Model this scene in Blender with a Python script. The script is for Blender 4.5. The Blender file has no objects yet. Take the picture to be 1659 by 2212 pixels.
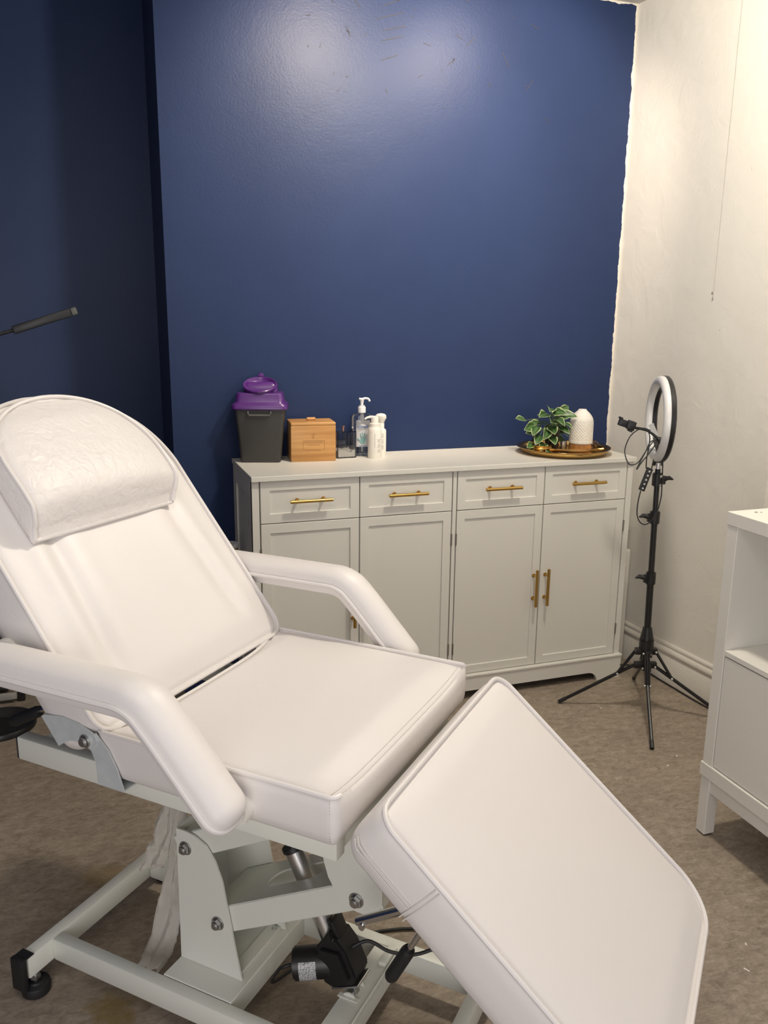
import bpy, bmesh, math, random
from mathutils import Vector, Matrix
random.seed(7)
SC = bpy.context.scene
COL = SC.collection
PI = math.pi
V = Vector

# ------------------------------------------------------------------ materials
def newmat(name):
    m = bpy.data.materials.new(name); m.use_nodes = True
    nt = m.node_tree
    return m, nt, nt.nodes['Principled BSDF']

def N(nt, typ, **kw):
    n = nt.nodes.new(typ)
    for k, v in kw.items():
        if k in n.inputs: n.inputs[k].default_value = v
        else: setattr(n, k, v)
    return n

def simple(name, col, rough=.5, metal=0., bump=0., bscale=80., coat=0., var=0., vscale=6., spec=None, emis=None):
    m, nt, b = newmat(name)
    b.inputs['Base Color'].default_value = (*col, 1)
    b.inputs['Roughness'].default_value = rough
    b.inputs['Metallic'].default_value = metal
    if coat: b.inputs['Coat Weight'].default_value = coat; b.inputs['Coat Roughness'].default_value = .15
    if spec is not None: b.inputs['Specular IOR Level'].default_value = spec
    tc = N(nt, 'ShaderNodeTexCoord')
    if bump:
        no = N(nt, 'ShaderNodeTexNoise', Scale=bscale, Detail=3.)
        nt.links.new(tc.outputs['Object'], no.inputs['Vector'])
        bp = N(nt, 'ShaderNodeBump', Strength=bump, Distance=.01)
        nt.links.new(no.outputs['Fac'], bp.inputs['Height']); nt.links.new(bp.outputs['Normal'], b.inputs['Normal'])
    if var:
        no = N(nt, 'ShaderNodeTexNoise', Scale=vscale, Detail=4.)
        nt.links.new(tc.outputs['Object'], no.inputs['Vector'])
        mx = N(nt, 'ShaderNodeMix', data_type='RGBA')
        mx.inputs[6].default_value = (*[c*(1-var) for c in col], 1); mx.inputs[7].default_value = (*[min(1, c*(1+var)) for c in col], 1)
        nt.links.new(no.outputs['Fac'], mx.inputs[0]); nt.links.new(mx.outputs[2], b.inputs['Base Color'])
    return m

def mat_glass(name, tint=(1, 1, 1), rough=.02):
    m, nt, b = newmat(name)
    b.inputs['Base Color'].default_value = (*tint, 1); b.inputs['Roughness'].default_value = rough
    b.inputs['Transmission Weight'].default_value = 1.; b.inputs['IOR'].default_value = 1.45
    return m

def mat_navy():
    m, nt, b = newmat('navy_paint')
    tc = N(nt, 'ShaderNodeTexCoord')
    n1 = N(nt, 'ShaderNodeTexNoise', Scale=140., Detail=2.)
    n2 = N(nt, 'ShaderNodeTexNoise', Scale=7., Detail=5.)
    nt.links.new(tc.outputs['Object'], n1.inputs['Vector']); nt.links.new(tc.outputs['Object'], n2.inputs['Vector'])
    b1 = N(nt, 'ShaderNodeBump', Strength=.09, Distance=.005); b2 = N(nt, 'ShaderNodeBump', Strength=.05, Distance=.02)
    nt.links.new(n1.outputs['Fac'], b1.inputs['Height']); nt.links.new(n2.outputs['Fac'], b2.inputs['Height'])
    nt.links.new(b1.outputs['Normal'], b2.inputs['Normal']); nt.links.new(b2.outputs['Normal'], b.inputs['Normal'])
    b.inputs['Roughness'].default_value = .39
    b.inputs['Specular IOR Level'].default_value = .18
    mx = N(nt, 'ShaderNodeMix', data_type='RGBA')
    mx.inputs[6].default_value = (.0165, .0295, .081, 1); mx.inputs[7].default_value = (.020, .035, .092, 1)
    nt.links.new(n2.outputs['Fac'], mx.inputs[0])
    # ragged white cutting-in where the blue paint stops short of the corner and the ceiling
    sp = N(nt, 'ShaderNodeSeparateXYZ'); nt.links.new(tc.outputs['Object'], sp.inputs[0])
    n3 = N(nt, 'ShaderNodeTexNoise', Scale=22., Detail=6.); nt.links.new(tc.outputs['Object'], n3.inputs['Vector'])
    w = N(nt, 'ShaderNodeMath', operation='MULTIPLY_ADD'); w.inputs[1].default_value = .022; nt.links.new(n3.outputs['Fac'], w.inputs[0]); nt.links.new(sp.outputs['X'], w.inputs[2])
    g = N(nt, 'ShaderNodeMath', operation='GREATER_THAN'); g.inputs[1].default_value = 1.671; nt.links.new(w.outputs[0], g.inputs[0])
    w2 = N(nt, 'ShaderNodeMath', operation='MULTIPLY_ADD'); w2.inputs[1].default_value = .03; nt.links.new(n3.outputs['Fac'], w2.inputs[0]); nt.links.new(sp.outputs['Z'], w2.inputs[2])
    g2 = N(nt, 'ShaderNodeMath', operation='GREATER_THAN'); g2.inputs[1].default_value = 2.742; nt.links.new(w2.outputs[0], g2.inputs[0])
    mxx = N(nt, 'ShaderNodeMath', operation='MAXIMUM'); nt.links.new(g.outputs[0], mxx.inputs[0]); nt.links.new(g2.outputs[0], mxx.inputs[1])
    m2 = N(nt, 'ShaderNodeMix', data_type='RGBA'); m2.inputs[7].default_value = (.72, .68, .6, 1)
    nt.links.new(mx.outputs[2], m2.inputs[6]); nt.links.new(mxx.outputs[0], m2.inputs[0])
    nt.links.new(m2.outputs[2], b.inputs['Base Color'])
    return m

def mat_plaster():
    m, nt, b = newmat('white_plaster')
    tc = N(nt, 'ShaderNodeTexCoord')
    n1 = N(nt, 'ShaderNodeTexNoise', Scale=9., Detail=6., Roughness=.6, Distortion=.6)
    n2 = N(nt, 'ShaderNodeTexVoronoi', Scale=11.)
    nt.links.new(tc.outputs['Object'], n1.inputs['Vector']); nt.links.new(tc.outputs['Object'], n2.inputs['Vector'])
    b1 = N(nt, 'ShaderNodeBump', Strength=.3, Distance=.012); nt.links.new(n1.outputs['Fac'], b1.inputs['Height'])
    r = N(nt, 'ShaderNodeValToRGB'); r.color_ramp.elements[0].position = .0; r.color_ramp.elements[1].position = .09
    nt.links.new(n2.outputs['Distance'], r.inputs[0])
    b2 = N(nt, 'ShaderNodeBump', Strength=.25, Distance=.004); nt.links.new(r.outputs[0], b2.inputs['Height'])
    nt.links.new(b1.outputs['Normal'], b2.inputs['Normal']); nt.links.new(b2.outputs['Normal'], b.inputs['Normal'])
    mx = N(nt, 'ShaderNodeMix', data_type='RGBA')
    mx.inputs[6].default_value = (.82, .78, .70, 1); mx.inputs[7].default_value = (.87, .835, .755, 1)
    nt.links.new(n1.outputs['Fac'], mx.inputs[0]); nt.links.new(mx.outputs[2], b.inputs['Base Color'])
    b.inputs['Roughness'].default_value = .6
    return m

def mat_floor():
    m, nt, b = newmat('mottled_vinyl_floor')
    tc = N(nt, 'ShaderNodeTexCoord')
    mp = N(nt, 'ShaderNodeMapping'); mp.inputs['Rotation'].default_value = (0, 0, .5); mp.inputs['Scale'].default_value = (1, 1.9, 1)
    nt.links.new(tc.outputs['Object'], mp.inputs['Vector'])
    n1 = N(nt, 'ShaderNodeTexNoise', Scale=3.2, Detail=4., Roughness=.6)
    n2 = N(nt, 'ShaderNodeTexNoise', Scale=26., Detail=7., Roughness=.68, Distortion=.8)
    n3 = N(nt, 'ShaderNodeTexNoise', Scale=95., Detail=3., Roughness=.6)
    for n in (n1, n2, n3): nt.links.new(mp.outputs[0], n.inputs['Vector'])
    r2 = N(nt, 'ShaderNodeValToRGB')
    r2.color_ramp.elements[0].position = .28; r2.color_ramp.elements[0].color = (.185, .148, .116, 1)
    r2.color_ramp.elements[1].position = .74; r2.color_ramp.elements[1].color = (.400, .340, .278, 1)
    nt.links.new(n2.outputs['Fac'], r2.inputs[0])
    r1 = N(nt, 'ShaderNodeValToRGB')
    r1.color_ramp.elements[0].position = .35; r1.color_ramp.elements[0].color = (.90, .87, .84, 1)
    r1.color_ramp.elements[1].position = .65; r1.color_ramp.elements[1].color = (1.06, 1.05, 1.0, 1)
    nt.links.new(n1.outputs['Fac'], r1.inputs[0])
    mu = N(nt, 'ShaderNodeMix', data_type='RGBA', blend_type='MULTIPLY'); mu.inputs[0].default_value = 1
    nt.links.new(r2.outputs[0], mu.inputs[6]); nt.links.new(r1.outputs[0], mu.inputs[7])
    r3 = N(nt, 'ShaderNodeValToRGB')
    r3.color_ramp.elements[0].position = .3; r3.color_ramp.elements[0].color = (.86, .86, .86, 1)
    r3.color_ramp.elements[1].position = .7; r3.color_ramp.elements[1].color = (1.12, 1.12, 1.12, 1)
    nt.links.new(n3.outputs['Fac'], r3.inputs[0])
    mu3 = N(nt, 'ShaderNodeMix', data_type='RGBA', blend_type='MULTIPLY'); mu3.inputs[0].default_value = 1
    nt.links.new(mu.outputs[2], mu3.inputs[6]); nt.links.new(r3.outputs[0], mu3.inputs[7])
    last = mu3.outputs[2]
    for (sx, sy, r, st) in ((-.573, -1.55, .075, .75), (-.585, -1.075, .085, .45)):   # ochre spill stains
        vm = N(nt, 'ShaderNodeVectorMath', operation='DISTANCE'); vm.inputs[1].default_value = (sx, sy, 0)
        nz = N(nt, 'ShaderNodeTexNoise', Scale=30., Detail=4.); nt.links.new(tc.outputs['Object'], nz.inputs['Vector'])
        ad = N(nt, 'ShaderNodeMath', operation='MULTIPLY_ADD'); ad.inputs[1].default_value = .12; nt.links.new(nz.outputs['Fac'], ad.inputs[0])
        nt.links.new(tc.outputs['Object'], vm.inputs[0]); nt.links.new(vm.outputs['Value'], ad.inputs[2])
        mr = N(nt, 'ShaderNodeMapRange'); mr.inputs[1].default_value = r*.75+.03; mr.inputs[2].default_value = r+.06; mr.inputs[3].default_value = st; mr.inputs[4].default_value = 0
        nt.links.new(ad.outputs[0], mr.inputs[0])
        ms = N(nt, 'ShaderNodeMix', data_type='RGBA'); ms.inputs[7].default_value = (.20, .135, .035, 1)
        nt.links.new(mr.outputs[0], ms.inputs[0]); nt.links.new(last, ms.inputs[6]); last = ms.outputs[2]
    nt.links.new(last, b.inputs['Base Color'])
    bp = N(nt, 'ShaderNodeBump', Strength=.12, Distance=.003); nt.links.new(n3.outputs['Fac'], bp.inputs['Height']); nt.links.new(bp.outputs['Normal'], b.inputs['Normal'])
    b.inputs['Roughness'].default_value = .58; b.inputs['Specular IOR Level'].default_value = .35
    return m

def mat_leather(name, wr=.10, wscale=9., fine=.08, col=(.735, .70, .68)):
    m, nt, b = newmat(name)
    tc = N(nt, 'ShaderNodeTexCoord')
    n1 = N(nt, 'ShaderNodeTexNoise', Scale=wscale, Detail=3., Roughness=.5, Distortion=.9)
    n2 = N(nt, 'ShaderNodeTexNoise', Scale=260., Detail=2.)
    for n in (n1, n2): nt.links.new(tc.outputs['Object'], n.inputs['Vector'])
    b1 = N(nt, 'ShaderNodeBump', Strength=wr, Distance=.015); nt.links.new(n1.outputs['Fac'], b1.inputs['Height'])
    b2 = N(nt, 'ShaderNodeBump', Strength=fine, Distance=.001); nt.links.new(n2.outputs['Fac'], b2.inputs['Height'])
    nt.links.new(b1.outputs['Normal'], b2.inputs['Normal']); nt.links.new(b2.outputs['Normal'], b.inputs['Normal'])
    b.inputs['Base Color'].default_value = (*col, 1); b.inputs['Roughness'].default_value = .42
    b.inputs['Specular IOR Level'].default_value = .4
    return m

def mat_bamboo():
    m, nt, b = newmat('bamboo')
    tc = N(nt, 'ShaderNodeTexCoord')
    mp = N(nt, 'ShaderNodeMapping'); mp.inputs['Scale'].default_value = (5, 5, 70); nt.links.new(tc.outputs['Object'], mp.inputs['Vector'])
    n1 = N(nt, 'ShaderNodeTexNoise', Scale=1., Detail=4., Distortion=.3); nt.links.new(mp.outputs[0], n1.inputs['Vector'])
    mp2 = N(nt, 'ShaderNodeMapping'); mp2.inputs['Scale'].default_value = (1, 1, 40); nt.links.new(tc.outputs['Object'], mp2.inputs['Vector'])
    n2 = N(nt, 'ShaderNodeTexNoise', Scale=1.5, Detail=0.); nt.links.new(mp2.outputs[0], n2.inputs['Vector'])
    ad = N(nt, 'ShaderNodeMath', operation='ADD'); nt.links.new(n1.outputs['Fac'], ad.inputs[0]); nt.links.new(n2.outputs['Fac'], ad.inputs[1])
    r = N(nt, 'ShaderNodeValToRGB')
    r.color_ramp.elements[0].position = .38; r.color_ramp.elements[0].color = (.42, .20, .058, 1)
    r.color_ramp.elements[1].position = .66; r.color_ramp.elements[1].color = (.60, .33, .115, 1)
    hm = N(nt, 'ShaderNodeMath', operation='MULTIPLY'); hm.inputs[1].default_value = .5; nt.links.new(ad.outputs[0], hm.inputs[0])
    nt.links.new(hm.outputs[0], r.inputs[0]); nt.links.new(r.outputs[0], b.inputs['Base Color'])
    b.inputs['Roughness'].default_value = .4
    return m

def mat_zinc():
    m, nt, b = newmat('galvanised_steel')
    tc = N(nt, 'ShaderNodeTexCoord'); n1 = N(nt, 'ShaderNodeTexNoise', Scale=45., Detail=4.); nt.links.new(tc.outputs['Object'], n1.inputs['Vector'])
    r = N(nt, 'ShaderNodeValToRGB'); r.color_ramp.elements[0].color = (.55, .60, .62, 1); r.color_ramp.elements[1].color = (.76, .80, .81, 1)
    nt.links.new(n1.outputs['Fac'], r.inputs[0]); nt.links.new(r.outputs[0], b.inputs['Base Color'])
    b.inputs['Metallic'].default_value = .35; b.inputs['Roughness'].default_value = .45
    return m

def mat_leaf():
    m, nt, b = newmat('variegated_leaf')
    uv = N(nt, 'ShaderNodeUVMap'); sp = N(nt, 'ShaderNodeSeparateXYZ'); nt.links.new(uv.outputs[0], sp.inputs[0])
    tc = N(nt, 'ShaderNodeTexCoord'); n1 = N(nt, 'ShaderNodeTexNoise', Scale=55., Detail=3.); nt.links.new(tc.outputs['Object'], n1.inputs['Vector'])
    a = N(nt, 'ShaderNodeMath', operation='MULTIPLY_ADD'); a.inputs[1].default_value = .5; nt.links.new(n1.outputs['Fac'], a.inputs[0]); nt.links.new(sp.outputs['X'], a.inputs[2])
    r = N(nt, 'ShaderNodeValToRGB')
    r.color_ramp.elements[0].position = .30; r.color_ramp.elements[0].color = (.085, .16, .05, 1)
    r.color_ramp.elements[1].position = .52; r.color_ramp.elements[1].color = (.032, .085, .022, 1)
    e = r.color_ramp.elements.new(.86); e.color = (.045, .12, .03, 1)
    e = r.color_ramp.elements.new(.93); e.color = (.46, .52, .26, 1)
    sc = N(nt, 'ShaderNodeMath', operation='MULTIPLY'); sc.inputs[1].default_value = .86; nt.links.new(a.outputs[0], sc.inputs[0])
    nt.links.new(sc.outputs[0], r.inputs[0]); nt.links.new(r.outputs[0], b.inputs['Base Color'])
    b.inputs['Roughness'].default_value = .4
    return m

def mat_sticker():
    m, nt, b = newmat('printed_sticker')
    tc = N(nt, 'ShaderNodeTexCoord')
    mp = N(nt, 'ShaderNodeMapping'); mp.inputs['Scale'].default_value = (500, 500, 500); nt.links.new(tc.outputs['Object'], mp.inputs['Vector'])
    n1 = N(nt, 'ShaderNodeTexNoise', Scale=.8, Detail=1.); nt.links.new(mp.outputs[0], n1.inputs['Vector'])
    r = N(nt, 'ShaderNodeValToRGB'); r.color_ramp.elements[0].position = .4; r.color_ramp.elements[0].color = (.16, .16, .17, 1)
    r.color_ramp.elements[1].position = .52; r.color_ramp.elements[1].color = (.55, .55, .56, 1)
    nt.links.new(n1.outputs['Fac'], r.inputs[0]); nt.links.new(r.outputs[0], b.inputs['Base Color']); b.inputs['Roughness'].default_value = .4
    return m

def mat_wood(name, c1, c2, sc=(60, 60, 6)):
    m, nt, b = newmat(name)
    tc = N(nt, 'ShaderNodeTexCoord'); mp = N(nt, 'ShaderNodeMapping'); mp.inputs['Scale'].default_value = sc; nt.links.new(tc.outputs['Object'], mp.inputs['Vector'])
    n1 = N(nt, 'ShaderNodeTexNoise', Scale=1., Detail=4.); nt.links.new(mp.outputs[0], n1.inputs['Vector'])
    r = N(nt, 'ShaderNodeValToRGB'); r.color_ramp.elements[0].position = .3; r.color_ramp.elements[0].color = (*c1, 1); r.color_ramp.elements[1].position = .7; r.color_ramp.elements[1].color = (*c2, 1)
    nt.links.new(n1.outputs['Fac'], r.inputs[0]); nt.links.new(r.outputs[0], b.inputs['Base Color']); b.inputs['Roughness'].default_value = .45
    return m

M = dict(
    navy=mat_navy(), plaster=mat_plaster(), floor=mat_floor(),
    ceiling=simple('ceiling_paint', (.70, .67, .62), .8),
    scratch=simple('scratch_dark', (.03, .03, .04), .7),
    gloss_white=simple('skirting_gloss', (.72, .68, .61), .35, bump=.15, bscale=25),
    leather=mat_leather('white_vinyl'), pillow=mat_leather('white_vinyl_creased', .24, 40., .12),
    metal=simple('powder_coat_white', (.75, .76, .69), .38, bump=.04, bscale=300),
    sheet=simple('sheet_edge', (.55, .55, .5), .4),
    zinc=mat_zinc(), chrome=simple('chrome', (.7, .7, .7), .15, 1.), alu=simple('aluminium', (.62, .61, .6), .3, 1.),
    steel=simple('bolt_steel', (.55, .55, .54), .32, 1.),
    rubber=simple('black_rubber', (.012, .012, .013), .55), blackp=simple('black_plastic', (.011, .011, .012), .4),
    blackm=simple('black_metal', (.010, .010, .011), .35), stitch=simple('stitch', (.64, .60, .56), .7),
    paper=simple('tissue_paper', (.86, .83, .77), .85, bump=.35, bscale=40),
    cab=simple('white_cabinet_paint', (.71, .69, .63), .42, bump=.02, bscale=200),
    cab2=simple('white_laminate', (.80, .775, .71), .4), dark=simple('dark_gap', (.02, .02, .02), .8),
    brass=simple('brushed_brass', (.56, .36, .11), .3, 1.), gold=simple('polished_gold', (.70, .47, .18), .2, 1., var=.1, vscale=30),
    hinge=simple('hinge_steel', (.30, .28, .25), .4, .8),
    binhandle=simple('grey_handle', (.10, .098, .092), .5), bin=simple('charcoal_plastic', (.043, .042, .039), .5, bump=.06, bscale=400), purple=simple('purple_plastic', (.085, .018, .165), .33, coat=.3),
    bamboo=mat_bamboo(), engrave=simple('engraved_mark', (.36, .18, .055), .6),
    acrylic=mat_glass('clear_acrylic'), glassy=mat_glass('clear_bottle', (.97, .98, 1.)), powder=simple('white_swabs', (.80, .77, .70), .9, bump=.6, bscale=120),
    rose=simple('rose_gold', (.62, .36, .27), .3, 1.), clearp=simple('translucent_plastic', (.72, .73, .74), .35),
    lab=simple('silver_label', (.58, .58, .58), .4), navyink=simple('label_blue', (.02, .09, .32), .5), tealink=simple('label_teal', (.22, .42, .40), .5),
    whitep=simple('white_plastic', (.80, .77, .70), .4), greyink=simple('label_grey', (.42, .41, .39), .6),
    amber=simple('amber_glass', (.03, .012, .006), .12), orangelab=simple('orange_label', (.55, .24, .09), .6),
    ceramic=None, wood=mat_wood('wood_grain_base', (.30, .125, .035), (.46, .22, .075)),
    leaf=mat_leaf(), stem=simple('plant_stem', (.09, .14, .05), .5), soil=simple('soil', (.03, .02, .015), .95, bump=.8, bscale=150), pot=simple('black_pot', (.012, .012, .012), .35),
    diffuserwhite=simple('ceramic_white', (.78, .755, .69), .55), ringwhite=simple('ring_diffuser', (.78, .77, .76), .28, coat=.3),
    brown=simple('dark_brown_glaze', (.035, .012, .006), .25), tin=simple('tin_silver', (.50, .45, .40), .35, .9),
    tape=simple('clear_tag', (.5, .5, .5), .4), button=simple('grey_button', (.50, .50, .50), .4),
    crate=simple('dark_drawer', (.030, .029, .027), .5), railgrey=simple('grey_rail', (.30, .29, .27), .5), lampgrey=simple('lamp_grey', (.10, .10, .09), .4), sticker=mat_sticker(),
    jar=simple('olive_contents', (.30, .25, .02), .35), lidwhite=simple('jar_lid', (.62, .61, .6), .5), cord=simple('pull_cord', (.72, .67, .59), .7),
    panelw=simple('white_board', (.66, .63, .57), .55), debris=simple('paper_fleck', (.8, .77, .7), .8),
)

# ------------------------------------------------------------------ mesh builder
def rotz(a): return Matrix.Rotation(a, 4, 'Z')
def frame_from(z, x=None):
    z = V(z).normalized()
    x = V(x) if x is not None else (V((1, 0, 0)) if abs(z.x) < .9 else V((0, 1, 0)))
    y = z.cross(x).normalized(); x = y.cross(z).normalized()
    return Matrix((x, y, z)).transposed().to_4x4()

class MB:
    def __init__(s): s.bm = bmesh.new()
    def _merge(s, t, mat=None):
        if mat is not None: t.transform(mat)
        me = bpy.data.meshes.new('tmp'); t.to_mesh(me); t.free(); s.bm.from_mesh(me); bpy.data.meshes.remove(me)
        return s
    def box(s, x0, x1, y0, y1, z0, z1, bev=0., seg=2, mat=None):
        t = bmesh.new(); bmesh.ops.create_cube(t, size=1)
        t.transform(Matrix.Translation(((x0+x1)/2, (y0+y1)/2, (z0+z1)/2)) @ Matrix.Diagonal((abs(x1-x0), abs(y1-y0), abs(z1-z0), 1)))
        if bev: bmesh.ops.bevel(t, geom=t.edges[:], offset=bev, segments=seg, affect='EDGES', profile=.5)
        return s._merge(t, mat)
    def cyl(s, p0, p1, r0, r1=None, n=24, caps=True, bev=0.):
        p0, p1 = V(p0), V(p1); r1 = r0 if r1 is None else r1
        t = bmesh.new(); d = p1-p0
        bmesh.ops.create_cone(t, cap_ends=caps, segments=n, radius1=r0, radius2=r1, depth=d.length)
        if bev:
            ed = [e for e in t.edges if abs(e.verts[0].co.z-e.verts[1].co.z) < 1e-6]
            bmesh.ops.bevel(t, geom=ed, offset=bev, segments=2, affect='EDGES')
        return s._merge(t, Matrix.Translation((p0+p1)/2) @ frame_from(d))
    def sphere(s, c, r, sc=(1, 1, 1), u=20, v=12):
        t = bmesh.new(); bmesh.ops.create_uvsphere(t, u_segments=u, v_segments=v, radius=r)
        return s._merge(t, Matrix.Translation(c) @ Matrix.Diagonal((*sc, 1)))
    def lathe(s, prof, n=40, mat=None, cap0=False, cap1=False):
        t = bmesh.new(); rings = []
        for r, z in prof:
            rings.append([t.verts.new((r*math.cos(2*PI*i/n), r*math.sin(2*PI*i/n), z)) for i in range(n)])
        for a, b in zip(rings, rings[1:]):
            for i in range(n): t.faces.new((a[i], a[(i+1) % n], b[(i+1) % n], b[i]))
        if cap0: t.faces.new(rings[0][::-1])
        if cap1: t.faces.new(rings[-1])
        return s._merge(t, mat)
    def prism(s, poly, h0, h1, mat=None, bev=0.):
        """poly in local xy, extruded along local z"""
        t = bmesh.new()
        a = [t.verts.new((x, y, h0)) for x, y in poly]; b = [t.verts.new((x, y, h1)) for x, y in poly]
        n = len(poly); t.faces.new(a[::-1]); t.faces.new(b)
        for i in range(n): t.faces.new((a[i], a[(i+1) % n], b[(i+1) % n], b[i]))
        bmesh.ops.recalc_face_normals(t, faces=t.faces[:])
        if bev: bmesh.ops.bevel(t, geom=t.edges[:], offset=bev, segments=2, affect='EDGES')
        return s._merge(t, mat)
    def tube(s, pts, r, n=10, closed=False, rs=None):
        pts = [V(p) for p in pts]; t = bmesh.new(); m = len(pts); rings = []; nrm = None
        for i, p in enumerate(pts):
            if closed: d = pts[(i+1) % m]-pts[i-1]
            else: d = pts[min(i+1, m-1)]-pts[max(i-1, 0)]
            d.normalize()
            if nrm is None:
                nrm = d.orthogonal().normalized()
            nrm = (nrm-d*nrm.dot(d)).normalized(); bn = d.cross(nrm)
            rr = rs[i] if rs else r
            rings.append([t.verts.new(p+(nrm*math.cos(2*PI*k/n)+bn*math.sin(2*PI*k/n))*rr) for k in range(n)])
        for i in range(m if closed else m-1):
            a, b = rings[i], rings[(i+1) % m]
            off = 0
            if closed and i == m-1:
                off = min(range(n), key=lambda o: (a[0].co-b[o].co).length)
            for k in range(n): t.faces.new((a[k], a[(k+1) % n], b[(k+1+off) % n], b[(k+off) % n]))
        if not closed: t.faces.new(rings[0][::-1]); t.faces.new(rings[-1])
        bmesh.ops.recalc_face_normals(t, faces=t.faces[:])
        return s._merge(t)
    def build(s, name, mat, parent=None, smooth=True, angle=35.):
        me = bpy.data.meshes.new(name); s.bm.to_mesh(me); s.bm.free()
        me.materials.append(mat)
        o = bpy.data.objects.new(name, me); COL.objects.link(o)
        if parent: o.parent = parent
        if smooth:
            me.polygons.foreach_set('use_smooth', [True]*len(me.polygons))
            bm = bmesh.new(); bm.from_mesh(me)
            for e in bm.edges:
                if len(e.link_faces) == 2 and e.calc_face_angle(0) > math.radians(angle): e.smooth = False
            bm.to_mesh(me); bm.free()
        return o

def spline(pts, k=8, closed=False):
    pts = [V(p) for p in pts]; n = len(pts); out = []
    for i in range(n if closed else n-1):
        if closed: p0, p1, p2, p3 = pts[i-1], pts[i], pts[(i+1) % n], pts[(i+2) % n]
        else: p0, p1, p2, p3 = pts[max(i-1, 0)], pts[i], pts[i+1], pts[min(i+2, n-1)]
        for j in range(k):
            t = j/k
            out.append(.5*((2*p1)+(p2-p0)*t+(2*p0-5*p1+4*p2-p3)*t*t+(3*p1-p0-3*p2+p3)*t**3))
    if not closed: out.append(pts[-1])
    return out

def tag(o, label, cat, group=None):
    o['label'] = label; o['category'] = cat
    if group: o['group'] = group
    return o
def thing(name, label, cat, loc=(0, 0, 0), rz=0., group=None, rot=None):
    o = bpy.data.objects.new(name, None); COL.objects.link(o)
    o.empty_display_size = .05
    o.location = loc; o.rotation_euler = rot if rot else (0, 0, rz)
    return tag(o, label, cat, group)
def struct(o): o['kind'] = 'structure'; return o
XZ = lambda y0: Matrix(((1, 0, 0, 0), (0, 0, 1, y0), (0, 1, 0, 0), (0, 0, 0, 1)))   # prism drawn in x-z, extruded along y

# ------------------------------------------------------------------ room
CEIL = 2.735; YB = -4.3; XL = -2.3
def xw(y): return 1.668-.07*(y-.025)          # the right wall runs slightly off square
mb = MB(); mb.box(XL-.1, 2.3, YB-.1, .6, -.06, 0); struct(mb.build('floor', M['floor'], smooth=False))
mb = MB(); mb.box(XL-.1, 2.3, YB-.1, .6, CEIL, CEIL+.06); struct(mb.build('ceiling', M['ceiling'], smooth=False))
# blue chimney breast: front face and the return into the alcove
mb = MB(); mb.box(-.2475, xw(.025)+.06, .025, .60, 0, CEIL); wall_back = struct(mb.build('wall_back', M['navy'], smooth=False))
mb = MB(); mb.box(XL, -.2476, .47, .60, 0, CEIL); struct(mb.build('wall_alcove', M['navy'], smooth=False))
mb = MB(); mb.box(XL-.1, XL, YB, .6, 0, CEIL); struct(mb.build('wall_left', M['navy'], smooth=False))
mb = MB(); mb.box(XL, 2.3, YB-.1, YB, 0, CEIL); struct(mb.build('wall_front', M['navy'], smooth=False))
YS = -.874                                       # shallow step in the right wall
mb = MB()
mb.prism([(xw(.024), .024), (xw(YS), YS), (xw(YS)+.018, YS-.001), (xw(YB)+.018, YB), (2.3, YB), (2.3, .024)], 0, CEIL)
struct(mb.build('wall_right', M['plaster'], smooth=False))
# moulded skirting board on the right wall
prof = [(0, 0), (.018, 0), (.018, .108), (.013, .113), (.013, .118), (.019, .125), (.0205, .134), (.016, .143), (.0095, .148), (.0115, .154), (.0115, .160), (.007, .166), (0, .168)]
t = bmesh.new(); rings = []
for y in (.02, YS+.002):
    rings.append([t.verts.new((xw(y)-p, y, z)) for p, z in prof])
for i in range(len(prof)-1): t.faces.new((rings[0][i], rings[1][i], rings[1][i+1], rings[0][i+1]))
t.faces.new(rings[0]); t.faces.new(rings[1][::-1]); bmesh.ops.recalc_face_normals(t, faces=t.faces[:])
mb = MB(); mb._merge(t); struct(mb.build('baseboard_right', M['gloss_white'], angle=50))
# scratches in the blue paint under the ceiling
mb = MB()
def scratch(x, z, L, a, w=.0028):
    m4 = Matrix.Translation((x, .0245, z)) @ Matrix.Rotation(-a, 4, 'Y')
    mb.box(-L/2, L/2, -.0006, .0004, -w/2, w/2, mat=m4)
for x, z, L, a in ((.62, 2.62, .10, .38), (.60, 2.57, .12, .30), (.615, 2.53, .09, .28), (.61, 2.495, .085, .26), (.60, 2.43, .07, .35), (.43, 2.64, .06, -.9), (.37, 2.61, .05, -1.0), (.47, 2.60, .04, -.8),
                   (.93, 2.52, .05, .8), (1.08, 2.47, .06, -1.0), (.44, 2.50, .04, -1.1), (1.2, 2.60, .04, -.4), (.85, 2.44, .04, .7), (.75, 2.49, .03, -.2), (1.19, 2.39, .05, 1.0), (.88, 2.53, .03, -.5)):
    scratch(x, z, L, a)
for _ in range(26):
    scratch(random.uniform(.25, 1.3), random.uniform(2.25, 2.68), random.uniform(.006, .022), random.uniform(-1.4, 1.4), .0026)
sc = mb.build('scratch_marks', M['scratch'], wall_back, smooth=False); sc['kind'] = 'stuff'

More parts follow.
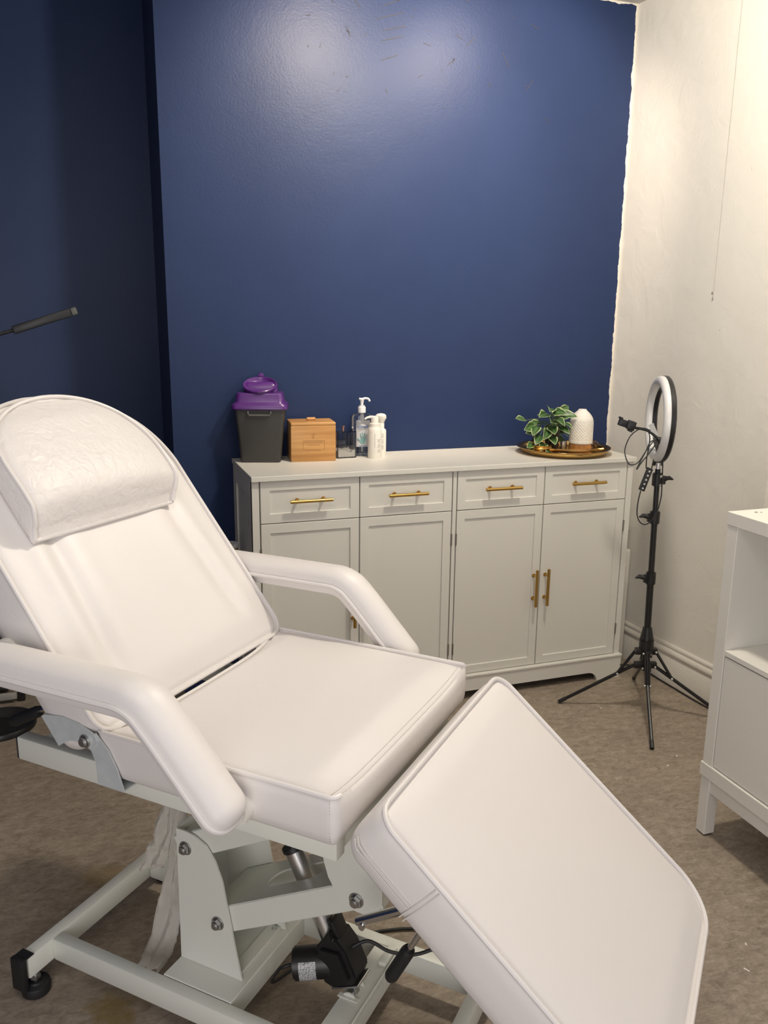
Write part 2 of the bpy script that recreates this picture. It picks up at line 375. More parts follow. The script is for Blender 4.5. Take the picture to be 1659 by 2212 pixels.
# ------------------------------------------------------------------ sideboard
H = .952
SB = thing('sideboard', 'long white sideboard with four drawers, four doors and gold bar handles against blue wall', 'sideboard', (.75, -.185, 0))
OX, OY = -.75, .185
def shaker(mb, x0, x1, z0, z1, yf, border, depth=.006, th=.018):
    """a framed panel facing -y whose middle is sunk by depth"""
    t = bmesh.new(); bmesh.ops.create_cube(t, size=1)
    t.transform(Matrix.Translation(((x0+x1)/2, yf+th/2, (z0+z1)/2)) @ Matrix.Diagonal((x1-x0, th, z1-z0, 1)))
    bmesh.ops.bevel(t, geom=t.edges[:], offset=.0012, segments=1, affect='EDGES')
    f = min(t.faces, key=lambda f: (round(f.calc_center_median().y, 5), -f.calc_area()))
    bmesh.ops.inset_individual(t, faces=[f], thickness=border-.0012)
    bmesh.ops.inset_individual(t, faces=[f], thickness=.0022)
    bmesh.ops.translate(t, verts=f.verts[:], vec=(0, depth, 0))
    mb._merge(t, Matrix.Translation((OX, OY, 0)))
def bx(mb, x0, x1, y0, y1, z0, z1, bev=.001): mb.box(x0+OX, x1+OX, y0+OY, y1+OY, z0, z1, bev, 1)
mb = MB(); bx(mb, -.031, 1.531, -.387, .022, .9335, H, .0015); mb.build('top', M['cab'], SB)
mb = MB()
# left side with a sunk panel, right side, back, rails and stiles
bx(mb, -.028, -.012, -.37, -.33, .0, .933); bx(mb, -.028, -.012, -.05, .015, .0, .933); bx(mb, -.028, -.012, -.33, -.05, .87, .933); bx(mb, -.028, -.012, -.33, -.05, .0, .17); bx(mb, -.022, -.012, -.335, -.045, .1, .9)
bx(mb, 1.512, 1.528, -.37, .015, .0, .933)
bx(mb, -.028, -.0025, -.372, -.352, .10, .9335); bx(mb, 1.5025, 1.528, -.372, -.352, .10, .9335); bx(mb, .7325, .7475, -.372, -.345, .10, .9335)
bx(mb, -.02, 1.52, .0, .014, .03, .93)
bx(mb, -.012, 1.512, -.352, .0, .10, .112)
bx(mb, -.012, 1.512, -.35, -.33, .10, .93)
mb.build('carcass', M['cab'], SB)
# plinth with a cut-out arch and a small ledge
mb = MB()
arch = []
xa0, xa1, zc, r = .085, 1.418, .037, .045
pl = [(-.031, 0), (xa0, 0)]
for i in range(7): a = PI-i*PI/12; pl.append((xa0+r+r*math.cos(a), zc*math.sin(a)/1.))
for i in range(7): a = PI/2-i*PI/12; pl.append((xa1-r+r*math.cos(a), zc*math.sin(a)))
pl += [(xa1, 0), (1.531, 0), (1.531, .096), (-.031, .096)]
seen = []; [seen.append(p) for p in pl if not seen or (abs(p[0]-seen[-1][0])+abs(p[1]-seen[-1][1])) > 1e-5]
mb.prism([(x+OX, z) for x, z in seen], 0, .018, XZ(-.384+OY))
bx(mb, -.034, 1.534, -.389, -.36, .096, .1055, .002)
bx(mb, 1.513, 1.531, -.366, .014, 0, .096); bx(mb, -.031, -.013, -.366, .014, 0, .096)
mb.build('plinth', M['cab'], SB)
cols = [(0, .364), (.364, .7305), (.7495, 1.123), (1.123, 1.5)]
def bar_handle(p0, p1, parent):
    p0, p1 = V(p0), V(p1); d = (p1-p0).normalized(); mb = MB()
    mb.cyl(p0, p1, .0062, n=16, bev=.001)
    for k in (.19, .81):
        q = p0.lerp(p1, k); mb.cyl(q, q+V((0, .032, 0)), .0042, n=12)
        mb.cyl(q+V((0, .0265, 0)), q+V((0, .0295, 0)), .0075, n=14)
    return mb.build('handle', M['brass'], parent)
for i, (a, b) in enumerate(cols):
    mb = MB(); shaker(mb, a+.002, b-.002, .7805, .931, -.372, .046); d = mb.build('drawer', M['cab'], SB, angle=20)
    c = (a+b)/2-.003
    bar_handle((c-.077+OX, -.402+OY, .8595), (c+.077+OX, -.402+OY, .8595), d)
    mb = MB(); shaker(mb, a+.002, b-.002, .1075, .7775, -.372, .046); d = mb.build('door', M['cab'], SB, angle=20)
    hx = (.338, .390, 1.0945, 1.1465)[i]
    bar_handle((hx+OX, -.402+OY, .367), (hx+OX, -.402+OY, .520), d)
    ex = (0.0, .7305, .7495, 1.5)[i]
    for z0 in (.645, .197):
        mb = MB(); mb.cyl((ex+OX, -.3735+OY, z0), (ex+OX, -.3735+OY, z0+.045), .0036, n=10); mb.build('hinge', M['hinge'], d)

# slim white board between sideboard and wall
mb = MB(); mb.box(-.040, .040, -.012, .012, 0, .530, .006, 3)
o = mb.build('white_board', M['panelw']); o.location = (1.575, -.27, 0); tag(o, 'slim white board standing on end between the sideboard and right wall', 'board')

# ------------------------------------------------------------------ things on the sideboard
BIN = thing('clinical_waste_bin', 'charcoal sharps bin with purple lid at the left end of the sideboard', 'waste bin', (.071, -.058, H), -.275)
def rrect(w, d, r, n=6):
    out = []
    for cx, cy, a0 in ((w-r, d-r, 0), (-w+r, d-r, PI/2), (-w+r, -d+r, PI), (w-r, -d+r, 1.5*PI)):
        for i in range(n): a = a0+i*PI/2/(n-1); out.append((cx+r*math.cos(a), cy+r*math.sin(a)))
    return out
def loft(secs, cap0=True, cap1=True):
    """secs: list of (w, d, r, z, yoff)"""
    t = bmesh.new(); rings = []
    for w, d, r, z, yo in secs: rings.append([t.verts.new((x, y+yo, z)) for x, y in rrect(w, d, r)])
    n = len(rings[0])
    for a, b in zip(rings, rings[1:]):
        for i in range(n): t.faces.new((a[i], a[(i+1) % n], b[(i+1) % n], b[i]))
    if cap0: t.faces.new(rings[0][::-1])
    if cap1: t.faces.new(rings[-1])
    return t
mb = MB(); mb._merge(loft([(.071, .048, .010, 0, 0), (.075, .05, .012, .004, 0), (.092, .060, .013, .199, 0), (.094, .061, .013, .208, 0)])); mb.build('body', M['bin'], BIN)
mb = MB(); mb.tube([(-.042, -.060, .1985), (-.042, -.0655, .188), (-.037, -.0660, .180), (.037, -.0660, .180), (.042, -.0655, .188), (.042, -.060, .1985)], .0034, 8); mb.build('handle', M['binhandle'], BIN)
mb = MB(); mb._merge(loft([(.098, .066, .02, .1985, 0), (.104, .070, .02, .203, 0), (.104, .070, .02, .208, 0), (.102, .068, .02, .217, 0), (.094, .063, .02, .223, 0), (.089, .060, .02, .229, 0), (.086, .058, .019, .253, 0), (.083, .056, .018, .259, 0), (.078, .052, .016, .261, 0)]))
lid = mb.build('lid', M['purple'], BIN)
mb = MB(); mb._merge(loft([(.064, .022, .02, .257, .02), (.064, .022, .02, .284, .022), (.060, .018, .018, .292, .024), (.05, .012, .012, .296, .026)])); mb.build('lid_collar', M['purple'], lid)
mb = MB(); m4 = Matrix.Translation((0, -.006, .2865)) @ Matrix.Rotation(math.radians(22), 4, 'X') @ Matrix.Diagonal((1, 1, 1, 1))
mb.lathe([(.001, -.020), (.03, -.0185), (.046, -.013), (.054, -.004), (.0575, .0045), (.0605, .0055), (.0635, .0035), (.0635, -.003), (.058, -.012), (.05, -.019), (.03, -.024), (.001, -.025)], 48, m4)
mb.box(-.011, .011, .058, .07, .0, .012, .003, 2, m4); mb.box(-.006, .006, .062, .076, .004, .014, .002, 2, m4)
mb.build('opening_flap', M['purple'], lid)

BOX = thing('bamboo_box', 'square bamboo storage box with a round wooden grip beside the purple lidded bin', 'box', (.262, -.070, H), -.10)
mb = MB(); mb.box(-.0855, .0855, -.065, .062, 0, .137, .0015, 2); mb.build('body', M['bamboo'], BOX)
mb = MB(); mb.box(-.0858, .0858, -.0653, .0623, .1372, .1495, .004, 3); ld = mb.build('lid', M['bamboo'], BOX)
mb = MB(); mb.cyl((-.017, -.005, .1555), (.017, -.005, .1555), .0068, n=18, bev=.002); mb.build('grip', M['bamboo'], ld)
mb = MB()
yy = -.0654
def bar2(x0, x1, z0, z1): mb.box(x0, x1, yy-.0003, yy+.0004, z0, z1)
for x0, x1, z0, z1 in ((-.041, -.0395, .046, .080), (.041, .0425, .046, .080), (-.041, .0425, .0795, .081), (-.041, -.03, .046, .0475), (.032, .0425, .046, .0475)): bar2(x0, x1, z0, z1)
for k in range(11): bar2(-.034+k*.0064, -.0305+k*.0064, .0715, .0765)
for k in range(8): bar2(-.022+k*.006, -.0185+k*.006, .062, .0655)
for k in range(9): bar2(-.03+k*.0066, -.0255+k*.0066, .042, .0465)
mb.tube([(.006*math.cos(a)*.9, yy, .098+.009*math.sin(a)) for a in [PI*.1+i*PI*1.7/16 for i in range(17)]], .0007, 6); mb.cyl((0, yy, .093), (0, yy, .102), .0007, n=6)
mb.build('engraving', M['engrave'], BOX, smooth=False)

ACR = thing('acrylic_canister', 'clear acrylic canister part filled with white swabs and topped by a rose gold knob', 'canister', (.397, -.054, H), .08)
def hollow_box(mb, w, d, z0, z1, t):
    mb.box(-w, w, -d, d, z0, z0+.004)
    mb.box(-w, w, -d, -d+t, z0+.0042, z1); mb.box(-w, w, d-t, d, z0+.0042, z1); mb.box(-w, -w+t, -d+t+.0002, d-t-.0002, z0+.0042, z1); mb.box(w-t, w, -d+t+.0002, d-t-.0002, z0+.0042, z1)
mb = MB(); hollow_box(mb, .039, .04, 0, .100, .003); mb.build('body', M['acrylic'], ACR, smooth=False)
mb = MB(); mb.box(-.0395, .0395, -.0405, .0405, .1005, .105, .0012, 1); ld = mb.build('lid', M['acrylic'], ACR)
mb = MB(); mb.lathe([(.0032, .1052), (.0032, .116), (.0062, .118), (.0066, .1205), (.004, .1225)], 20, None, True, True); mb.build('knob', M['rose'], ld)
mb = MB(); t = bmesh.new(); g = 14; gv = [[t.verts.new((-.0345+.069*i/g, -.0355+.071*j/g, .026+.006*math.sin(i*.5)*math.cos(j*.4)+random.uniform(0, .004))) for j in range(g+1)] for i in range(g+1)]
for i in range(g):
    for j in range(g): t.faces.new((gv[i][j], gv[i+1][j], gv[i+1][j+1], gv[i][j+1]))
be = bmesh.ops.extrude_edge_only(t, edges=[e for e in t.edges if e.is_boundary])
for v in be['geom']:
    if isinstance(v, bmesh.types.BMVert): v.co.z = .0046
bmesh.ops.holes_fill(t, edges=[e for e in t.edges if e.is_boundary], sides=0)
bmesh.ops.recalc_face_normals(t, faces=t.faces[:])
mb._merge(t); o = mb.build('swabs', M['powder'], ACR); o['kind'] = 'stuff'

def oval(prof, sx, sy, n=40, cap0=True, cap1=True):
    m = MB(); m.lathe([(r, z) for r, z in prof], n, Matrix.Diagonal((sx, sy, 1, 1)), cap0, cap1); return m
GEL = thing('sanitiser_bottle', 'clear pump bottle of hand gel with blue lettering and a teal handprint', 'bottle', (.476, -.045, H), -.17)
oval([(.036, 0), (.040, .003), (.041, .02), (.0405, .06), (.0425, .13), (.0435, .150), (.041, .160), (.030, .1655), (.018, .168), (.0155, .169), (.0155, .171)], 1, .58).build('bottle', M['glassy'], GEL)
oval([(.0155, .1712), (.0155, .191), (.0150, .193), (.0115, .195), (.0115, .199)], 1, 1, 28).build('collar', M['clearp'], GEL)
mb = MB(); mb.cyl((0, 0, .1992), (0, 0, .215), .0052, .0075, n=16); mb.cyl((0, 0, .215), (0, 0, .2235), .0075, .0092, n=16)
mb.tube(spline([(-.011, 0, .2255), (.0, 0, .2235), (.012, 0, .2265), (.025, 0, .2245), (.031, 0, .215)], 5), .0045, 10); mb.build('pump_head', M['clearp'], GEL)
mb = MB(); mb.cyl((0, 0, .018), (0, 0, .1705), .0028, n=12); mb.cyl((0, 0, .135), (0, 0, .1705), .0065, n=14); mb.build('dip_tube', M['clearp'], GEL)
def curved_patch(mb, x0, x1, z0, z1, rx, ry, off=.0004, n=12, wav=None):
    t = bmesh.new(); A = []
    for i in range(n+1):
        x = x0+(x1-x0)*i/n; y = -ry*math.sqrt(max(0, 1-(x/rx)**2))-off
        e = wav(i/n) if wav else 0
        A.append((t.verts.new((x, y, z0)), t.verts.new((x, y, z1+e))))
    for a, b in zip(A, A[1:]): t.faces.new((a[0], b[0], b[1], a[1]))
    mb._merge(t)
mb = MB(); curved_patch(mb, -.0255, .030, .038, .143, .0405, .0240, .0006); lb = mb.build('label', M['lab'], GEL)
def text(body, size, mat, parent, loc, rot=(PI/2, 0, 0), name='lettering', ext=.0003):
    cu = bpy.data.curves.new(name, 'FONT'); cu.body = body; cu.size = size; cu.align_x = 'CENTER'; cu.extrude = ext
    o = bpy.data.objects.new(name, cu); COL.objects.link(o)
    dg = bpy.context.evaluated_depsgraph_get(); me = bpy.data.meshes.new_from_object(o.evaluated_get(dg))
    bpy.data.objects.remove(o); bpy.data.curves.remove(cu)
    me.transform(Matrix.Translation(loc) @ Matrix.Diagonal((1, 1, 1, 1)) @ (Matrix.Rotation(rot[2], 4, 'Z') @ Matrix.Rotation(rot[0], 4, 'X')))
    me.materials.clear(); me.materials.append(mat)
    o = bpy.data.objects.new(name, me); COL.objects.link(o); o.parent = parent
    return o
text('clinell', .0185, M['navyink'], lb, (.001, -.0252, .112))
mb = MB(); curved_patch(mb, -.022, .024, .1075, .1082, .0405, .0240, .0009); mb.build('rule_line', M['greyink'], lb)
mb = MB()
hp = [(-.009, .052), (.006, .050), (.012, .060), (.013, .070), (.004, .074), (-.006, .072), (-.011, .064)]
mb.prism(hp, -.0255, -.0251, Matrix(((1, 0, 0, 0), (0, 0, 1, 0), (0, 1, 0, 0), (0, 0, 0, 1))))
for x0, z0, x1, z1, w in ((-.006, .073, -.009, .092, .0032), (-.001, .074, -.001, .096, .0034), (.005, .074, .007, .094, .0033), (.010, .071, .0145, .087, .003), (-.010, .062, -.021, .073, .0034)):
    mb.tube([(x0, -.0253, z0), ((x0+x1)/2, -.0253, (z0+z1)/2), (x1, -.0253, z1)], w/2, 8)
mb.build('handprint', M['tealink'], lb)
mb = MB(); curved_patch(mb, -.014, .016, .0405, .0425, .0405, .0240, .0009); mb.build('small_print', M['navyink'], lb)

PUMP = thing('pump_bottle', 'white pump bottle with a long spout standing in front of the clear gel bottle', 'bottle', (.5075, -.112, H), -.17)
MB().lathe([(.0255, 0), (.0268, .003), (.0268, .108), (.0255, .117), (.0225, .1215), (.0225, .124)], 40, None, True, True).build('bottle', M['whitep'], PUMP)
MB().lathe([(.0205, .1242), (.0210, .126), (.0210, .136), (.0165, .1375), (.0165, .138)], 32, None, True, True).build('collar', M['whitep'], PUMP)
mb = MB(); mb.lathe([(.0150, .1382), (.0150, .155), (.0138, .161), (.008, .1635)], 28, None, True, True)
mb.tube(spline([(0, 0, .158), (-.014, 0, .160), (-.028, 0, .158), (-.040, 0, .152)], 5), .005, 10, rs=[.0065-.0002*i for i in range(16)]); mb.build('pump_head', M['whitep'], PUMP)
mb = MB()
def ring_text(mb, R, a0, rows, z0, dz, w):
    for k in range(rows):
        L = w*random.uniform(.5, 1); n = 6; t = bmesh.new(); A = []
        z = z0-k*dz
        if k % 5 == 4: continue
        for i in range(n+1):
            a = a0-L/2/R+L/R*i/n; A.append((t.verts.new((R*math.cos(a), R*math.sin(a), z)), t.verts.new((R*math.cos(a), R*math.sin(a), z+dz*.45))))
        for a, b in zip(A, A[1:]): t.faces.new((a[0], b[0], b[1], a[1]))
        mb._merge(t)
ring_text(mb, .0271, -PI/2+.52, 15, .074, .0038, .018)
for k in range(16): mb.box(-.0045+random.uniform(-.0003, .0003), -.0022, -.0272, -.0268, .045+k*.0034, .047+k*.0034)
mb.build('label_print', M['greyink'], PUMP, smooth=False)
SPR = thing('spray_bottle', 'white bottle with a rounded trigger spray head, half hidden behind the pump bottle', 'bottle', (.548, -.068, H), -.5)
MB().lathe([(.0205, 0), (.0215, .003), (.0215, .098), (.020, .104), (.0150, .108), (.0135, .110)], 36, None, True, True).build('bottle', M['whitep'], SPR)
mb = MB(); mb.lathe([(.0135, .1102), (.0138, .128), (.012, .131)], 28, None, True, True); mb.build('collar', M['whitep'], SPR)
mb = MB(); mb._merge(loft([(.012, .012, .010, .129, 0), (.016, .015, .012, .140, 0), (.022, .017, .014, .150, -.002), (.021, .017, .014, .160, -.003), (.015, .013, .011, .166, -.002), (.006, .006, .005, .168, 0)]))
mb.tube(spline([(-.013, -.002, .146), (-.021, -.002, .138), (-.019, -.002, .124), (-.016, -.002, .114)], 5), .004, 10); mb.build('trigger_head', M['whitep'], SPR)
mb = MB(); ring_text(mb, .0218, -PI/2+.55, 15, .088, .0046, .013); mb.build('label_print', M['greyink'], SPR, smooth=False)

# gold tray and what stands on it
TX, TY = 1.302, -.205; TZ = H
TRAY = tag(MB().lathe([(.001, .0008), (.148, .0008), (.160, .0018), (.170, .0050), (.1765, .0105), (.180, .0180), (.1825, .0225), (.190, .0250), (.1945, .0258), (.1945, .0272), (.189, .0268), (.180, .0242), (.1772, .0180), (.1735, .0112), (.167, .0066), (.158, .0040), (.146, .0032), (.001, .0032)], 72).build('round_tray', M['gold'], angle=60),
           'round polished gold tray at the right end of the sideboard', 'tray')
TRAY.location = (TX, TY, TZ)
ZT = TZ+.0036
DIF = thing('aroma_diffuser', 'white dimpled ceramic aroma diffuser on a wooden base, standing on the gold tray', 'diffuser', (1.416, -.185, ZT))
DIF.location = (1.402, -.170, ZT)
MB().lathe([(.045, 0), (.0475, .002), (.0475, .026)], 48, None, True, True).build('wooden_base', M['wood'], DIF)
MB().lathe([(.0465, .0262), (.0475, .027), (.0475, .029), (.0465, .0298)], 48, None, True, True).build('grey_band', M['tape'], DIF)
# dimpled cover: lattice pressed into the lathe surface
t = bmesh.new(); nA, nZ = 192, 110; rings = []
for j in range(nZ+1):
    f = j/nZ; z = .030+f*.140
    ks = ((0, .0495), (.58, .0490), (.66, .0478), (.74, .0445), (.82, .0382), (.89, .0300), (.94, .0222), (.97, .0180), (.985, .0166), (1.01, .0150))
    for (f0, q0), (f1, q1) in zip(ks, ks[1:]):
        if f0 <= f <= f1+1e-9: r = q0+(q1-q0)*(f-f0)/(f1-f0); break
    ring = []
    for i in range(nA):
        a = 2*PI*i/nA
        dm = 0
        if .05 < f < .70:
            u = i/nA*48; w = (z-.03)*48/.31
            p = abs(((u+w) % 2)-1); q = abs(((u-w) % 2)-1)
            dm = .0016*min(1, 1.6*min(p, q, 1)) * min(1, (f-.05)/.05) * min(1, (.70-f)/.08)
        rr = r-dm; ring.append(t.verts.new((rr*math.cos(a), rr*math.sin(a), z)))
    rings.append(ring)
for a, b in zip(rings, rings[1:]):
    for i in range(nA): t.faces.new((a[i], a[(i+1) % nA], b[(i+1) % nA], b[i]))
t.faces.new(rings[-1]); t.faces.new(rings[0][::-1])
mb = MB(); mb._merge(t); mb.build('ceramic_cover', M['diffuserwhite'], DIF, angle=60)
mb = MB(); mb.tube(spline([(.046, .02, .012), (.058, .022, .03), (.062, .02, .022), (.056, .025, .008)], 6), .0022, 8); mb.build('cable', M['whitep'], DIF)

PL = thing('potted_plant', 'trailing green and cream variegated plant in a black pot on the gold tray', 'plant', (1.270, -.160, ZT))
MB().lathe([(.026, 0), (.027, .002), (.0325, .092), (.0345, .094), (.0345, .100), (.0325, .101), (.031, .098), (.030, .090), (.0005, .089)], 40, None, True, False).build('pot', M['pot'], PL)
def leaf_mesh(L, W, curl, fold):
    t = bmesh.new(); uvl = t.loops.layers.uv.new('UVMap'); nr, nc = 9, 6; G = []
    for i in range(nr+1):
        f = i/nr; w = W*math.sin(PI*min(1, f*.97+.03)**.88)**.85*(1-.08*f) if 0 < i < nr else .0004
        row = []
        for j in range(nc+1):
            s_ = -1+2*j/nc
            row.append((t.verts.new((s_*w, L*f-.10*L*curl*f*f, -curl*L*f*f*.55+fold*abs(s_)*w+.0015*math.sin(f*9+s_*2))), s_, f))
        G.append(row)
    for i in range(nr):
        for j in range(nc):
            q = [G[i][j], G[i][j+1], G[i+1][j+1], G[i+1][j]]
            try: fa = t.faces.new([a[0] for a in q])
            except ValueError: continue
            for lp, a in zip(fa.loops, q):
                ed = max(abs(a[1]), 0 if a[2] < .9 else (a[2]-.5)*2); lp[uvl].uv = (ed, a[2])
    return t
top0 = V((0, 0, .094))
# leaf tips measured relative to the pot base: (dx, dz, dy, size, twist)
specs = [(-.135, .135, .02, .05, .3), (-.115, .105, -.02, .06, -.4), (-.095, .10, -.03, .055, .5), (-.045, .155, -.01, .065, .2), (-.035, .13, -.05, .065, -.3), (-.01, .178, 0, .06, .1), (.01, .165, -.02, .055, .6),
         (.03, .15, .02, .05, -.4), (.045, .155, -.03, .055, .3), (.055, .135, .03, .05, -.2), (.085, .168, .05, .045, .4), (.048, .11, .03, .05, .2), (.052, .075, .02, .055, -.5), (.045, .05, .02, .05, .3), (-.03, .10, -.05, .06, .5),
         (-.055, .085, -.055, .055, -.2), (-.085, .065, -.04, .055, .3), (-.075, .035, -.06, .055, .1), (-.105, .03, -.03, .045, .5), (-.05, .025, -.065, .06, -.3), (.0, .135, -.05, .05, .2), (.03, .12, -.05, .055, -.4), (-.065, .12, .02, .05, .3),
         (.02, .10, -.055, .05, .1), (-.02, .148, .03, .05, .6), (.05, .09, .03, .05, -.6), (.058, .10, .05, .045, .1), (-.09, .085, .01, .045, -.3), (-.03, .06, -.06, .05, .4), (-.125, .035, -.045, .04, -.2)]
for k, (dx, dz, dy, L, tw) in enumerate(specs):
    tip = V((dx, dy, dz)); out = V((dx, dy-.015, .0)); out = out.normalized() if out.length > 1e-4 else V((0, -1, 0))
    dirv = (out+V((0, -.5, -.15 if dz < .12 else .35))).normalized()
    base = tip-dirv*L*.6
    st = MB(); st.tube(spline([top0+V((dx*.08, dy*.08, 0)), top0.lerp(base, .5)+V((0, 0, .02 if dz > .08 else .03)), base], 5), .0011, 6)
    so = st.build('stem', M['stem'], PL)
    L *= 1.28; t = leaf_mesh(L, L*.31, random.uniform(.3, .9), random.uniform(.15, .5))
    yax = dirv; zax = V((0, -.75, .65)); zax = (zax-yax*zax.dot(yax)).normalized(); xax = yax.cross(zax)
    R = Matrix((xax, yax, zax)).transposed().to_4x4()
    m4 = Matrix.Translation(base) @ R @ Matrix.Rotation(tw, 4, 'Y')
    mb = MB(); mb._merge(t, m4); mb.build('leaf', M['leaf'], PL, angle=80)
MB().lathe([(.001, .0885), (.0295, .0892), (.0295, .0905), (.001, .092)], 24).build('soil', M['soil'], PL)

BR = thing('brass_bowl', 'small footed brass bowl at the left rim of the gold tray', 'bowl', (1.196, -.200, ZT))
MB().lathe([(.026, 0), (.0275, .001), (.027, .005), (.022, .007), (.030, .010), (.040, .017), (.0435, .026), (.044, .0335), (.0425, .0335), (.041, .026), (.037, .018), (.028, .012), (.001, .010)], 48, None, True).build('bowl', M['gold'], BR, angle=50)
MB().lathe([(.0442, .021), (.0452, .0225), (.0452, .0245), (.0442, .026)], 48).build('rim_band', M['gold'], BR)
DR = thing('dropper_bottle', 'small amber dropper bottle with black bulb, standing behind the brass bowl', 'bottle', (1.215, -.118, ZT))
MB().lathe([(.013, 0), (.014, .002), (.014, .038), (.011, .044), (.007, .047)], 24, None, True, True).build('bottle', M['amber'], DR)
MB().lathe([(.0143, .008), (.0143, .034)], 24).build('label', M['orangelab'], DR)
MB().lathe([(.0085, .0472), (.0092, .049), (.0092, .060), (.0065, .062), (.0068, .080), (.0055, .089), (.003, .092)], 24, None, True, True).build('dropper_cap', M['blackp'], DR)
# leaf shaped gold dish at the front of the tray
t = bmesh.new(); pts = []; n = 22; A = []
for i in range(n+1):
    f = i/n; x = -.115+.23*f; w = .032*math.sin(PI*min(1, f*.92+.03))**.8
    A.append([t.verts.new((x, s_*w, .002+.010*s_*s_+.008*(f-.5)**2*4)) for s_ in (-1, -.6, -.2, .2, .6, 1)])
for a, b in zip(A, A[1:]):
    for j in range(5): t.faces.new((a[j], b[j], b[j+1], a[j+1]))
r = bmesh.ops.solidify(t, geom=t.faces[:], thickness=.0014)
LD = MB(); LD._merge(t); o = LD.build('leaf_dish', M['gold'], angle=50); o.location = (1.325, -.268, ZT+.0022); o.rotation_euler = (0, 0, -.22)
tag(o, 'slim leaf shaped gold dish lying across the front of the round tray', 'dish')
o = MB().lathe([(.016, 0), (.0165, .001), (.0165, .034), (.016, .035), (.001, .035)], 32, None, True).build('small_tin', M['tin']); o.location = (1.337, -.14, ZT); tag(o, 'small silver tin between the black plant pot and the diffuser', 'tin')
o = MB().sphere((0, 0, .020), .024, (1.15, 1, .82)).build('brown_pod', M['brown']); o.location = (1.447, -.19, ZT+.0012); tag(o, 'dark brown glossy pod at the right rim of the gold tray', 'ornament')

# ------------------------------------------------------------------ treatment couch
A = math.radians(-45.2)
LU = V((math.cos(A), math.sin(A), 0)); WU = V((-math.sin(A), math.cos(A), 0))
CO = LU*1.0-WU*1.31
BED = thing('treatment_couch', 'white padded beauty treatment couch on an off-white steel lifting base', 'treatment couch', CO, A)

def cushion(name, s0, s1, wf, hf, mapf, mat, parent, nrow=56, ncol=48, pipe=True, pipe_skip0=False, pipe_skip1=False, bottom=0., bulge=.004, pr=.0045, close=.006):
    """padded slab: rows along s, columns across; hf(s,t) top height, wf(s) half width"""
    t = bmesh.new(); G = []; P2 = []
    for i in range(nrow+1):
        f = i/nrow; f = .5-.5*math.cos(PI*f); f = f*.82+.18*(i/nrow)
        s = s0+(s1-s0)*f; w = wf(s); row = []; r2 = []
        for j in range(ncol+1):
            g = j/ncol; g = (.5-.5*math.cos(PI*g))*.82+.18*g
            tt = -1+2*g; hh = hf(s, tt); de = min((1-abs(tt))*w, s-s0 if not pipe_skip0 else 9, s1-s if not pipe_skip1 else 9)
            if pipe and 0 < j < ncol and 0 < i < nrow: hh -= .0042*math.exp(-((de-.0065)/.0042)**2)
            r2.append((s, tt*w, hh)); row.append(t.verts.new(mapf(s, tt*w, hh)))
        G.append(row); P2.append(r2)
    for i in range(nrow):
        for j in range(ncol): t.faces.new((G[i][j], G[i][j+1], G[i+1][j+1], G[i+1][j]))
    idx = [(0, j) for j in range(ncol+1)]+[(i, ncol) for i in range(1, nrow+1)]+[(nrow, j) for j in range(ncol-1, -1, -1)]+[(i, 0) for i in range(nrow-1, 0, -1)]
    per = [P2[i][j] for i, j in idx]; pv = [G[i][j] for i, j in idx]; n = len(per)
    nr = []
    for k in range(n):
        a, b = per[k-1], per[(k+1) % n]; d = V((b[0]-a[0], b[1]-a[1], 0)); d.normalize(); nr.append((-d.y, d.x) if False else (d.y, -d.x))
    # make the normal point outwards
    cs = sum(p[0] for p in per)/n
    sgn = sum((p[0]-cs)*q[0]+p[1]*q[1] for p, q in zip(per, nr)); sgn = 1 if sgn > 0 else -1
    nr = [(q[0]*sgn, q[1]*sgn) for q in nr]
    prev = pv
    for fr, off in ((.93, bulge*.9), (.75, bulge*1.2), (.5, bulge*1.3), (.25, bulge), (.07, 0), (0, -close), (0, -close*3)):
        ring = []
        for p, q in zip(per, nr):
            h = bottom+(p[2]-bottom)*fr; ring.append(t.verts.new(mapf(p[0]+q[0]*off, p[1]+q[1]*off, h)))
        for k in range(n): t.faces.new((prev[k], prev[(k+1) % n], ring[(k+1) % n], ring[k]))
        prev = ring
    t.faces.new(prev)
    bmesh.ops.recalc_face_normals(t, faces=t.faces[:])
    mb = MB(); mb._merge(t); o = mb.build(name, mat, parent, angle=75)
    if pipe:
        pts = [mapf(p[0]+q[0]*.0012, p[1]+q[1]*.0012, p[2]+.0004) for p, q in zip(per, nr)]
        cl = True
        if pipe_skip0: pts = pts[ncol:]+[pts[0]]; cl = False
        if pipe_skip1: k1 = ncol+nrow; pts = pts[k1+ncol-1:]+pts[:ncol+nrow]; cl = False
        # drop duplicates
        pp = [pts[0]]
        for p in pts[1:]:
            if (p-pp[-1]).length > .0035: pp.append(p)
        if cl and (pp[0]-pp[-1]).length < .003: pp.pop()
        mb = MB(); mb.tube(pp, pr, 8, closed=cl); mb.build('piping', M['leather'], o)
    return o
def endround(s, s0, s1, W, r0, r1):
    w = W
    if s-s0 < r0: d = s-s0; w = min(w, W-r0+math.sqrt(max(0, r0*r0-(r0-d)**2)))
    if s1-s < r1: d = s1-s; w = min(w, W-r1+math.sqrt(max(0, r1*r1-(r1-d)**2)))
    return w
sm = lambda a, b, x: (lambda q: q*q*(3-2*q))(max(0., min(1., (x-a)/(b-a))))

